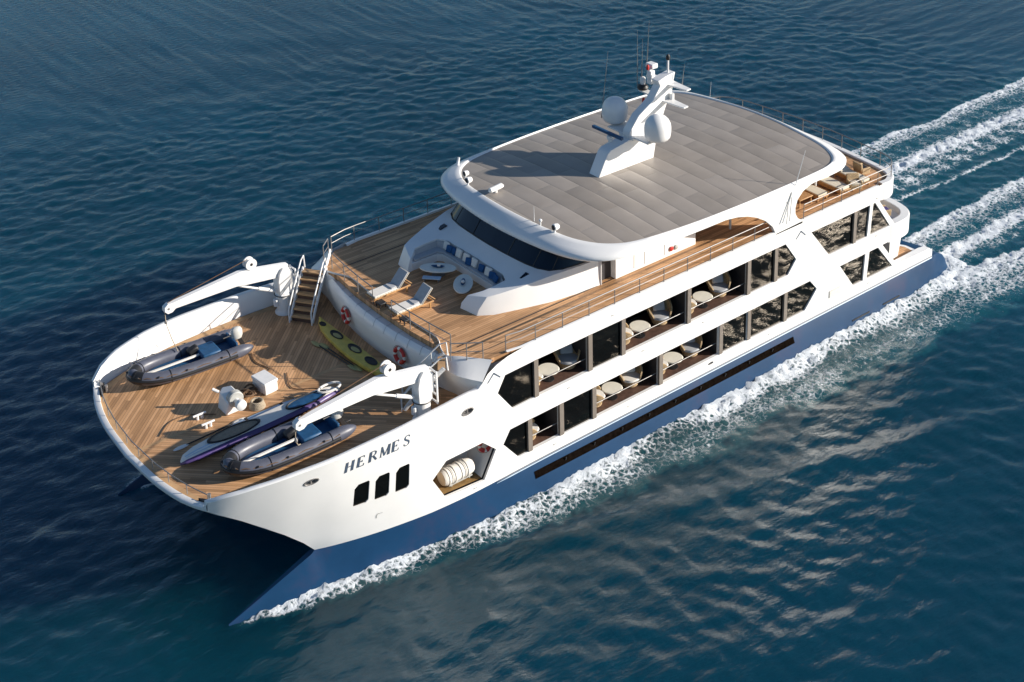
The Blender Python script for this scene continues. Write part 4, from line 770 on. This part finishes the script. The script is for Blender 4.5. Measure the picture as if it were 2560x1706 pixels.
# second pale board lying beside it
sbd = empty('paddle_board', (0, 0, 0), 0, 'pale blue paddle board with black straps next to the two-seat kayak', 'paddle board')
MB().loft([[(x, y-w_, FD+.05), (x, y-w_*.9, FD+.14), (x, y+w_*.9, FD+.14), (x, y+w_, FD+.05)] for x, y, w_ in ((24.2, 1.2, .03), (23.9, 1.2, .14), (23.3, 1.2, .2), (22.6, 1.2, .22), (21.6, 1.2, .2), (21.0, 1.2, .13), (20.8, 1.2, .03))], cap=True).build('board', 'lblue', sbd)
for x in (23.2, 21.6): MB().box((x, 1.2, FD+.15), (.1, .42, .03)).build('strap', 'dark', sbd)
def paddle(a, b, label, blade, shaft='dark', z=FD+.05):
    a, b = Vector(a+(z,)), Vector(b+(z,)); d = (b-a); ang = math.atan2(d.y, d.x); o = empty('paddle', (0, 0, 0), 0, label, 'paddle', 'paddles lying on the foredeck')
    MB().tube([a, b], .03, 6).build('shaft', shaft, o)
    for p, s in ((a, 1), (b, -1)): MB().lathe((p.x+s*.22*math.cos(ang), p.y+s*.22*math.sin(ang), z), [(.6, -.02), (1, 0), (.6, .03)], 14, sx=.34, sy=.12, rz=ang).build('blade', blade, o)
    return o
paddle((26.2, .98), (23.2, .85), 'long paddle with white blades beside the white and purple kayak', 'cushw')
# yellow kayak and its paddles in front of the curved coaming
yk = empty('open_kayak', (0, 0, 0), 0, 'yellow sit-on kayak with four dark seats below the curved white coaming', 'kayak')
yp = [(17.0, -3.62), (17.1, -3.35), (17.2, -2.8), (17.27, -2.0), (17.32, -1.0), (17.34, 0), (17.3, 1.0), (17.22, 1.9), (17.1, 2.5), (17.0, 2.8)]
wd = [.03, .13, .25, .34, .38, .39, .36, .27, .13, .03]
MB().loft([[(x-w_, y, FD+.16), (x-w_*.75, y, FD+.04), (x+w_*.75, y, FD+.04), (x+w_, y, FD+.16), (x+w_*.93, y, FD+.30), (x+w_*.4, y, FD+.34), (x-w_*.4, y, FD+.34), (x-w_*.93, y, FD+.30)] for (x, y), w_ in zip(yp, wd)], closed=True, cap=True).build('hull', 'yellow', yk, smooth=50)
for cy_, a, b, mt in ((-2.95, .13, .22, 'dark'), (-1.75, .20, .46, 'olive'), (-.25, .21, .48, 'olive'), (1.05, .2, .42, 'dark')):
    c = MB().lathe((17.24, cy_, FD+.33), [(.9, .0), (1.0, .02), (1.0, .04), (.86, .045), (.8, .02), (.0, .012)], 24, sx=a, sy=b).build('seat_well', 'dark', yk)
    if mt == 'olive': MB().lathe((17.27, cy_+.1, FD+.345), [(1.0, 0), (.8, .03), (0, .035)], 18, sx=a*.62, sy=b*.7).build('seat_pad', mt, yk)
paddle((18.1, -2.35), (17.85, .75), 'olive bladed paddle lying on dark planks beside the yellow kayak, outer one of two', 'olive')
paddle((17.9, -1.95), (17.72, .95), 'olive bladed paddle lying on dark planks, closest to the yellow kayak', 'olive')
# ------------------------------------------------------------------ life rings, raft
def ring_buoy(loc, nrm, label, r=.31):
    o = empty('life_ring', loc, 0, label, 'life ring', 'red and white life rings'); nv = Vector(nrm).normalized(); q = nv.to_track_quat('Z', 'Y').to_matrix()
    pt = lambda a, rad=r: q @ Vector((rad*math.cos(a), rad*math.sin(a), 0))
    MB().tube([pt(a) for a in np.linspace(0, 2*math.pi, 28)[:-1]], .085, 8, closed=True).build('ring', 'cushw', o, smooth=60)
    for k in range(4):
        a0 = math.pi/4+k*math.pi/2; MB().tube([pt(a0+t) for t in np.linspace(-.58, .58, 8)], .093, 8).build('red_band', 'red', o, smooth=60)
    MB().tube([pt(a, r+.10+.03*abs(math.sin(2*a))) for a in np.linspace(0, 2*math.pi, 28)[:-1]], .012, 5, closed=True).build('grab_rope', 'rope', o)
    return o
ring_buoy((16.48, -2.16, 6.24), (.95, -.1, .05), 'life ring on the curved coaming, farther from the viewer, near the shaded stairs')
ring_buoy((16.48, 2.16, 6.24), (.95, .1, .05), 'life ring on the curved coaming close to the near crane and railing')
ring_buoy((14.98, 6.0, 3.12), (.35, .9, .1), 'life ring hanging in the six-sided liferaft opening in the hull side', .24)
rfs = .86; rf = empty('liferaft_canister', (16.3, 5.72, 2.30), 0, 'white ribbed liferaft canister in the six-sided hull opening', 'liferaft')
pf = [(.0, -.86), (.30, -.86), (.38, -.80), (.42, -.6)]
for x in (-.45, -.1, .25, .6): pf += [(.42, x-.04), (.455, x-.03), (.455, x+.03), (.42, x+.04)]
pf += [(.42, .72), (.36, .84), (.0, .86)]
MB().lathe((0, 0, 0), pf, 28, 'X').build('shell', 'cushw', rf, smooth=50)
MB().box((0, 0, -.40), (1.3, .5, .06)).box((-.5, 0, -.28), (.06, .7, .25)).box((.5, 0, -.28), (.06, .7, .25)).box((0, .36, -.3), (1.3, .04, .06)).build('cradle', 'grey', rf)
for x in (-.3, .42): MB().tube([(x, .47*math.cos(a), .47*math.sin(a)) for a in np.linspace(0, 2*math.pi, 22)[:-1]], .016, 5, closed=True).build('strap', 'grey', rf)
rf.scale = (.9, .86, .86)
# ------------------------------------------------------------------ sun loungers
def lounger(loc, rz, label):
    o = empty('sun_lounger', loc, rz, label, 'sun lounger', 'wooden sun loungers on the upper deck')
    fr = MB().box((.1, -.33, .28), (1.95, .06, .07)).box((.1, .33, .28), (1.95, .06, .07)).box((1.05, 0, .28), (.06, .66, .06)).box((-.85, 0, .28), (.06, .66, .06)).build('frame', 'wood', o, bevel=.01)
    for x in (-.7, .85):
        for y in (-.3, .3): MB().box((x, y, .13), (.06, .06, .27)).build('leg', 'wood', o)
    sl = MB()
    for i in range(9): sl.box((.95-i*.145, 0, .33), (.12, .66, .03))
    sl.build('slats', 'cushc', o)
    MB().box((.42, 0, .375), (1.2, .64, .055)).build('seat_cushion', 'cushw', o, bevel=.02)
    MB().box((-.52, 0, .64), (.82, .64, .06), ry=.80).build('backrest', 'cushg', o, bevel=.02); MB().box((-.55, 0, .61), (.86, .70, .03), ry=.80).build('back_frame', 'cushc', o, bevel=.01)
    for y in (-.28, .28): MB().tube([(-.62, y, .66), (-.98, y, .30)], .022, 6).build('back_prop', 'wood', o)
    MB().box((-.05, 0, .42), (.28, .5, .07)).build('folded_towel', 'cushg', o, bevel=.02)
    return o
lounger((14.85, -.95, UD), R(2), 'sun lounger farther from the viewer, nearer the shaded stairs side of the upper deck')
lounger((14.85, .85, UD), R(0), 'sun lounger nearer the viewer, beside the deep shadow edge on the upper deck')
def low_stool(loc, label):
    o = empty('foot_stool', loc, 0, label, 'stool', 'dark low stools in front of the sun loungers')
    MB().box((0, 0, .2), (.36, .42, .08)).build('seat', 'dark', o, bevel=.03)
    for x in (-.14, .14):
        for y in (-.16, .16): MB().box((x, y, .08), (.04, .04, .16)).build('leg', 'dark', o)
    return o
low_stool((15.72, -.35, UD), 'dark low stool at the foot of the farther sun lounger')
low_stool((15.7, 1.5, UD), 'dark low stool at the foot of the nearer sun lounger')
# oval tables by the sofa
def oval_table(c, rz, label):
    o = empty('oval_table', c, rz, label, 'table', 'pale oval tables in front of the curved sofa')
    MB().lathe((0, 0, .34), [(.0, -.03), (.96, -.03), (1, 0), (.97, .035), (.0, .04)], 32, sx=.86, sy=.44).build('table_top', 'cream', o, smooth=40)
    MB().lathe((0, 0, 0), [(.3, 0), (.3, .03), (.07, .06), (.07, .3), (.2, .33)], 18).build('pedestal', 'steel', o)
    return o
oval_table((12.2, -1.02, UD), R(133), 'pale oval table farther from the viewer, tucked under the shaded sofa')
oval_table((12.2, .92, UD), R(50), 'pale oval table nearer the viewer with its end in the sun')
def tray(c, rz, label):
    o = empty('serving_bowl', c, rz, label, 'bowl', 'blue bowls on the oval tables')
    MB().lathe((0, 0, 0), [(.12, 0), (.7, .02), (1, .07), (.9, .07), (.5, .035), (0, .03)], 24, sx=.32, sy=.10).build('bowl', 'navy', o); MB().lathe((.05, 0, .04), [(.06, 0), (.09, .07), (.05, .14), (0, .15)], 10).build('vase', 'cushw', o)
    return o
tray((12.2, -1.02, UD+.38), R(133), 'long dark bowl on the farther pale oval table'); tray((12.2, .92, UD+.38), R(50), 'long blue bowl on the nearer pale oval table')
bn = empty('low_bench', (12.2, -.05, UD), R(132), 'small pale bench on the shaded deck between the two oval tables and the loungers', 'bench')
bn.location = (12.25, -.9, UD); bn.location = (12.75, -.75, UD)
MB().box((0, 0, .15), (.85, .28, .06)).build('seat', 'lblue', bn, bevel=.02)
for x in (-.32, .32): MB().box((x, 0, .06), (.05, .24, .12)).build('leg', 'steel', bn)
# cushions on the sofa
cs = [(11.02, -1.98, 'w', 0), (11.08, -1.68, 'b', .2), (11.05, -1.36, 'b', -.3), (11.02, -1.0, 'w', 0), (11.02, -.42, 'w', .1), (11.12, -.12, 'b', .3), (11.02, .18, 'w', 0), (11.05, .75, 'b', .1), (11.05, 1.28, 'w', .1), (11.1, 1.62, 'b', .3), (11.16, 1.95, 'b', -.2)]
ordn = ['first', 'second', 'third', 'fourth', 'fifth', 'sixth', 'seventh', 'eighth', 'ninth', 'tenth', 'eleventh']
for i, (x, y, k, rz) in enumerate(cs):
    s = .40 if k == 'w' else .34
    o = MB().box((0, 0, 0), (.12, s, s)).build('throw_cushion', 'cushw' if k == 'w' else 'cushb', smooth=60, bevel=.05); o.rotation_euler = (0, R(-20), rz); o.location = (x, y, 7.68+s/2)
    tag(o, f"{'white' if k == 'w' else 'navy blue'} cushion on the curved sofa, {ordn[i]} of the row counted from the far end", 'cushion', 'cushions along the curved sofa')
# ------------------------------------------------------------------ balcony chairs and tables
def papasan(loc, rz, label, mat='cushw'):
    o = empty('wicker_chair', loc, rz, label, 'armchair', 'round wicker armchairs on the balconies')
    # tub shell opening toward +x
    secs = []
    for t in np.linspace(-2.35, 2.35, 17):
        cx, sx_ = math.cos(math.pi+t), math.sin(math.pi+t); h = .46+.42*math.cos(t/2.35*math.pi/2)**.7
        secs.append([(cx*.30, sx_*.30, .12), (cx*.40, sx_*.40, .34), (cx*.47, sx_*.47, h), (cx*.42, sx_*.42, h+.02), (cx*.36, sx_*.36, .36)])
    MB().loft(secs, cap=True).build('shell', 'wickr', o, smooth=50)
    MB().lathe((0, 0, .02), [(.26, 0), (.3, .05), (.3, .14), (.37, .3), (0, .3)], 18).build('base', 'wickr', o)
    MB().lathe((.02, 0, .30), [(.0, 0), (.36, 0), (.4, .05), (.37, .12), (0, .14)], 20).build('seat_cushion', mat, o, smooth=60)
    def tilt(mb, ang, c):
        mt = Matrix.Rotation(ang, 3, 'Y'); mb.v = [tuple(mt @ Vector(v)+Vector(c)) for v in mb.v]; return mb
    tilt(MB().lathe((0, 0, 0), [(.0, -.16), (.25, -.13), (.42, -.02), (.49, .08), (.46, .10), (.38, .0), (.2, -.07), (0, -.09)], 26, 'X'), R(-32), (-.22, 0, .62)).build('round_back', 'wickr', o, smooth=60)
    tilt(MB().box((0, 0, 0), (.12, .46, .44)), R(-28), (-.20, 0, .66)).build('back_cushion', mat, o, bevel=.05)
    o.scale = (1.25, 1.25, 1.2); return o
def bistro(loc, label):
    o = empty('balcony_table', loc, 0, label, 'table', 'round balcony tables')
    MB().lathe((0, 0, .48), [(0, -.03), (.46, -.03), (.49, 0), (.46, .03), (0, .035)], 26).build('table_top', 'cream', o)
    MB().lathe((0, 0, 0), [(.26, 0), (.26, .03), (.05, .05), (.05, .45)], 14).build('pedestal', 'dark', o)
    return o
BAL = [('upper', 4.61, 10.15, 11.3, 12.15, 'upper row, nearest the bow'), ('upper', 4.61, 4.6, 5.95, 6.95, 'upper row, second from the bow'), ('upper', 4.61, .75, 1.95, 2.95, 'upper row, farthest aft'),
       ('lower', 2.10, None, None, 12.45, 'lower row, nearest the bow'), ('lower', 2.10, 6.45, 7.65, 8.65, 'lower row, second from the bow'), ('lower', 2.10, 2.6, 3.85, 4.75, 'lower row, farthest aft')]
for i, (row, z, xa, xt, xb, d) in enumerate(BAL):
    if xa is not None: papasan((xa-.1, 5.5, z), R(62), f'wicker armchair, aft end of the balcony in the {d}', 'cushg' if row == 'upper' or i == 5 else 'cushw')
    if xt is not None: bistro((xt, 5.72, z), f'pale round table on the balcony in the {d}')
    if xb is not None: papasan((xb, 5.62, z), R(150), f'sunlit wicker armchair, forward end of the balcony in the {d}')
# aft furniture
def aft_lounger(loc, rz, label):
    o = empty('cushioned_daybed', loc, rz, label, 'daybed', 'daybeds on the aft sun deck')
    MB().box((0, 0, .2), (1.9, .8, .1)).box((0, .38, .3), (1.9, .05, .14)).box((0, -.38, .3), (1.9, .05, .14)).build('frame', 'wood', o, bevel=.02)
    MB().box((.0, 0, .31), (1.8, .7, .14)).build('mattress', 'cushc', o, bevel=.04); MB().box((-.7, 0, .45), (.5, .66, .12), ry=.35).build('backrest', 'cushc', o, bevel=.03)
    for x in (-.85, .85):
        for y in (-.32, .32): MB().box((x, y, .08), (.07, .07, .16)).build('leg', 'wood', o)
    return o
aft_lounger((-8.1, 4.9, UD), R(88), 'cream daybed with wooden frame halfway along the aft sun deck')
aft_lounger((-9.6, 5.0, UD), R(86), 'cream daybed closest to the stern rail on the aft sun deck')
aft_lounger((-6.75, 4.6, UD), R(88), 'cream daybed farthest forward, mostly under the roof edge')
def tubchair(loc, rz, label, mat):
    o = empty('aft_armchair', loc, rz, label, 'armchair', 'armchairs at the stern')
    MB().box((0, 0, .25), (.6, .62, .22)).box((-.28, 0, .52), (.12, .66, .5), ry=-.15).box((0, .3, .42), (.55, .1, .2)).box((0, -.3, .42), (.55, .1, .2)).build('frame', 'wickr', o, bevel=.03)
    MB().box((.03, 0, .40), (.5, .5, .12)).build('cushion', mat, o, bevel=.03); return o
tubchair((-8.85, 5.75, UD), R(60), 'wicker armchair between two daybeds on the aft sun deck', 'cushc')
tubchair((-10.5, 4.9, UD), R(170), 'dark armchair by the stern rail of the sun deck', 'dark')
tubchair((-12.15, 5.2, 4.36), R(160), 'armchair with violet cushion on the rounded stern balcony', 'purple')
tubchair((-12.5, 4.2, 4.36), R(160), 'pale armchair on the rounded stern balcony behind the bulwark', 'cushw')
tb = empty('sun_deck_table', (-5.6, 5.0, UD), 0, 'dark low table just aft of the forward arch on the sun deck', 'table')
MB().box((0, 0, .42), (1.0, .8, .06)).build('table_top', 'wood', tb, bevel=.02)
for x in (-.42, .42):
    for y in (-.32, .32): MB().box((x, y, .2), (.06, .06, .4)).build('leg', 'wood', tb)
# ------------------------------------------------------------------ sea
def wave_field(Lt, n, wind, seed, lam0, amp, spread=2.0):
    rng = np.random.default_rng(seed); k = np.fft.fftfreq(n, Lt/n)*2*math.pi; kx, ky = np.meshgrid(k, k, indexing='ij'); kk_ = np.hypot(kx, ky); kk_[0, 0] = 1
    c = (kx*wind[0]+ky*wind[1])/kk_; k0 = 2*math.pi/lam0
    Pk = np.exp(-1.25*(k0/kk_)**2)/kk_**3.6*np.abs(c)**spread*np.exp(-(kk_*.09)**2); Pk[0, 0] = 0
    h = np.fft.ifft2((rng.normal(size=(n, n))+1j*rng.normal(size=(n, n)))*np.sqrt(Pk)).real
    return h/h.std()*amp
LT, NT = 102.4, 1024
H1 = wave_field(LT, NT, (.6, .8), 3, 1.7, .026, 1.2); H2 = wave_field(LT, NT, (.3, .95), 5, 9.0, .022, 2)
HW = H1+H2
def samp(F, x, y):
    u = (x/LT % 1)*NT; v = (y/LT % 1)*NT; i = np.floor(u).astype(int); j = np.floor(v).astype(int); a, b = u-i, v-j; i %= NT; j %= NT; i2, j2 = (i+1) % NT, (j+1) % NT
    return F[i, j]*(1-a)*(1-b)+F[i2, j]*a*(1-b)+F[i, j2]*(1-a)*b+F[i2, j2]*a*b
def noise_tile(lam, seed):
    return wave_field(LT, NT, (1, 0), seed, lam, 1.0, 0.0)
NB, NC = noise_tile(1.2, 21), noise_tile(9.0, 22)
def hull_y(x): return np.interp(x, [-17, -15.2, -13, 10, 16, 20.9, 23.8, 25, 26.3, 26.6], [6.25, 6.75, 6.98, 7.02, 6.8, 6.22, 5.78, 5.5, 5.2, 5.12])
def hull_in(x): return np.interp(x, [-16.4, 10, 16, 20.9, 23.8, 26.6], [3.5, 3.5, 3.62, 4.08, 4.46, 5.12])
def foam_density(x, y):
    ay = np.abs(y); d = np.zeros_like(x); n1 = samp(NC, x, y); n2 = samp(NB, x, y); n3 = samp(NC, x*2.3+7, y*2.3)
    s = np.clip((26.7-x)/41.0, 0, 1.0); dist = ay-hull_y(np.clip(x, -17, 26.6)); along = (x < 26.75) & (x > -18)
    wd_ = .2+.75*s**.5+1.8*np.clip(s*1.6, 0, 1)+1.2*np.clip(s-.62, 0, 1)
    q = np.clip(.97-np.clip(dist-.1, 0, 9)/wd_*.50, 0, 1)*(dist < wd_*(1.12+.12*n3))*np.clip((26.7-x)*1.2, 0, 1)*(dist > -.6)*((x < 25.8) | (dist > -.08))
    q *= 1-.30*np.clip(s*2-.5, 0, 1)*np.exp(-((dist-wd_*.45-.1*n1)/(.22+.25*s))**2)
    d = np.maximum(d, np.where(along, q*(.93+.10*n1), 0))
    di = hull_in(np.clip(x, -17, 26.6))-ay; qi = np.clip(1-di/(.25+.5*s), 0, 1)*np.clip((26.4-x)*1, 0, 1)*(di > -.4); d = np.maximum(d, np.where(along, qi*.9, 0))
    aft = np.clip((-12.5-x)/3.0, 0, 1); t = np.clip((-14-x)/50, 0, 1.3); wob = .10*n1
    def band(c, w0, st, sharp=2): return aft*st*np.exp(-np.abs((y-c-wob)/(w0*(1+.5*t)))**sharp)
    def edge(c, w0, st, sgn):     # sharp on one side, fading on the other
        u = (y-c-wob)*sgn; return aft*st*np.where(u < 0, np.exp(-(u/.12)**2), np.exp(-u/(w0*(1+.3*t))))
    for q in (edge(-7.45, 1.9, .86, 1), band(-6.5, .6, .66), band(-3.75-.2*t, .85, .93), edge(-.95+.8*np.clip((-20-x)/12, 0, 1), .5, .80, -1),
              edge(2.55-.022*(-18-x), 2.2, .92, 1), band(5.45-.03*(-17-x), .75, .95), edge(6.9+.10*np.clip(-15-x, 0, 20), 4.2, .93, 1)*(y < 10.8+.08*np.clip(-15-x, 0, 30)+.5*n3), band(9.5+.05*np.clip(-15-x, 0, 30), .8, .66)):
        d = np.maximum(d, q)
    rip = .5+.5*np.sin((x+y*.35)*3.9+1.3*n1+.6*n2)
    for c, w0, st in ((-2.3, 1.2, .72), (4.1, .9, .58), (6.3, .6, .60), (-5.3, .9, .55)):
        d = np.maximum(d, aft*st*(.62+.38*rip)*np.exp(-((y-c)/w0)**4))
    d = np.maximum(d, aft*.26*np.exp(-(np.abs(y+.2)/8.6)**6))
    return np.clip(np.where(x < -13, d*1.07+.02*(d > .1), d), 0, 1)
def axis(lo, hi, st, far, k=1.12):
    a = list(np.arange(lo, hi+1e-6, st)); s = st
    while a[-1] < far: s *= k; a.append(a[-1]+s)
    s = st
    while a[0] > -far: s *= k; a.insert(0, a[0]-s)
    return np.array(a)
X, Yv = axis(-44, 35, .2, 2500), axis(-40, 28, .2, 2500)
gx, gy = np.meshgrid(X, Yv, indexing='ij')
fade = np.clip(1-np.maximum.reduce([(-44-gx)/60, (gx-35)/60, (-40-gy)/90, (gy-28)/60, np.zeros_like(gx)]), 0, 1)
fd = foam_density(gx, gy)
zz = samp(HW, gx, gy)*np.maximum(fade, .0)
dist = np.abs(gy)-hull_y(np.clip(gx, -16.4, 26.6))
zz += np.where((gx > -18) & (gx < 26.8) & (dist > -2), .20*np.exp(-(np.clip(dist, 0, 9)/.7)**2)*np.clip((26.8-gx)/4, 0, 1)*np.clip((gx+18)/4, .2, 1), 0)
zz += fd*.05*samp(NB, gx*2.1, gy*2.1)+fd*.03
# diverging bow waves on each side
s_ = (26-gx); arm = np.abs(gy)-(5.2+s_*.33); zz += np.where(s_ > 3, .16*np.exp(-(arm/1.3)**2)*np.sin(arm*2.0+1)*np.clip(s_/10, 0, 1)*np.exp(-s_/60), 0)
nx, ny = gx.shape; co = np.stack([gx, gy, zz], -1).reshape(-1, 3).astype(np.float32)
idx = np.arange(nx*ny).reshape(nx, ny); q = np.stack([idx[:-1, :-1], idx[1:, :-1], idx[1:, 1:], idx[:-1, 1:]], -1).reshape(-1, 4).astype(np.int32)
me = bpy.data.meshes.new('sea'); me.vertices.add(len(co)); me.vertices.foreach_set('co', co.ravel()); me.loops.add(q.size); me.loops.foreach_set('vertex_index', q.ravel())
me.polygons.add(len(q)); me.polygons.foreach_set('loop_start', np.arange(0, q.size, 4, dtype=np.int32)); me.update(); me.validate()
me.polygons.foreach_set('use_smooth', np.ones(len(q), bool))
at = me.attributes.new('foam', 'FLOAT', 'POINT'); at.data.foreach_set('value', fd.ravel().astype(np.float32))
sea = bpy.data.objects.new('water', me); COL.objects.link(sea); tag(sea, 'deep teal rippled sea with the white wake of the yacht', 'sea', kind='structure')
mt, t, b = nodes('sea_water'); me.materials.append(mt)
tc = N(t, 'ShaderNodeTexCoord'); fa = N(t, 'ShaderNodeAttribute', attribute_name='foam')
mp = N(t, 'ShaderNodeMapping'); mp.inputs['Scale'].default_value = (.7, 1.7, 1); mp.inputs['Rotation'].default_value = (0, 0, R(37)); L(t, tc.outputs['Object'], mp.inputs[0])
rpl = N(t, 'ShaderNodeTexNoise', i_Scale=2.2, i_Detail=7.0, i_Roughness=.58); L(t, mp.outputs[0], rpl.inputs['Vector'])
big = N(t, 'ShaderNodeTexNoise', i_Scale=.05, i_Detail=4.0); L(t, tc.outputs['Object'], big.inputs['Vector'])
wc = ramp(t, big.outputs[0], [(.35, (.0010, .032, .058)), (.65, (.0014, .048, .083))])
# foam breakup
f1 = N(t, 'ShaderNodeTexNoise', i_Scale=4.2, i_Detail=8.0, i_Roughness=.74, i_Distortion=.8); L(t, tc.outputs['Object'], f1.inputs['Vector'])
f2 = N(t, 'ShaderNodeTexVoronoi', feature='DISTANCE_TO_EDGE', i_Scale=3.4); 
wv = N(t, 'ShaderNodeVectorMath', operation='ADD'); sc3 = N(t, 'ShaderNodeVectorMath', operation='SCALE'); sc3.inputs['Scale'].default_value = .5; L(t, f1.outputs['Color'], sc3.inputs[0]); L(t, tc.outputs['Object'], wv.inputs[0]); L(t, sc3.outputs[0], wv.inputs[1]); L(t, wv.outputs[0], f2.inputs['Vector'])
cell = math_n(t, 'SUBTRACT', 1.0, math_n(t, 'MULTIPLY', f2.outputs['Distance'], 3.2, clamp=True))
nn_ = math_n(t, 'ADD', math_n(t, 'MULTIPLY', f1.outputs[0], .95), math_n(t, 'MULTIPLY', cell, .28))
thr = math_n(t, 'SUBTRACT', 1.12, math_n(t, 'MULTIPLY', fa.outputs['Fac'], .82))
fm = math_n(t, 'MULTIPLY', math_n(t, 'SUBTRACT', nn_, thr), 6.0, clamp=True)
fm = math_n(t, 'MULTIPLY', fm, math_n(t, 'GREATER_THAN', fa.outputs['Fac'], .03))
aer = math_n(t, 'MULTIPLY', fa.outputs['Fac'], .9, clamp=True)
wc = mixc(t, aer, wc, (.02, .15, .18))
L(t, wc, b.inputs['Base Color']); b.inputs['Roughness'].default_value = .09
b.inputs['IOR'].default_value = 1.40; b.inputs['Specular IOR Level'].default_value = .75
b.inputs['Subsurface Weight'].default_value = 1.0; b.inputs['Subsurface Radius'].default_value = (1.0, 3.5, 4.5); b.inputs['Subsurface Scale'].default_value = 16.0
b1 = N(t, 'ShaderNodeBump', i_Strength=.42, i_Distance=.10); L(t, rpl.outputs[0], b1.inputs['Height']); L(t, b1.outputs[0], b.inputs['Normal'])
fo_ = N(t, 'ShaderNodeBsdfPrincipled', i_Roughness=.8); fo_.inputs['Base Color'].default_value = (.74, .79, .84, 1)
b2 = N(t, 'ShaderNodeBump', i_Strength=.9, i_Distance=.10); L(t, math_n(t, 'MULTIPLY', fm, f1.outputs[0]), b2.inputs['Height']); L(t, b2.outputs[0], fo_.inputs['Normal'])
mx = N(t, 'ShaderNodeMixShader'); L(t, fm, mx.inputs[0]); L(t, b.outputs[0], mx.inputs[1]); L(t, fo_.outputs[0], mx.inputs[2]); L(t, mx.outputs[0], t.nodes['Material Output'].inputs['Surface'])
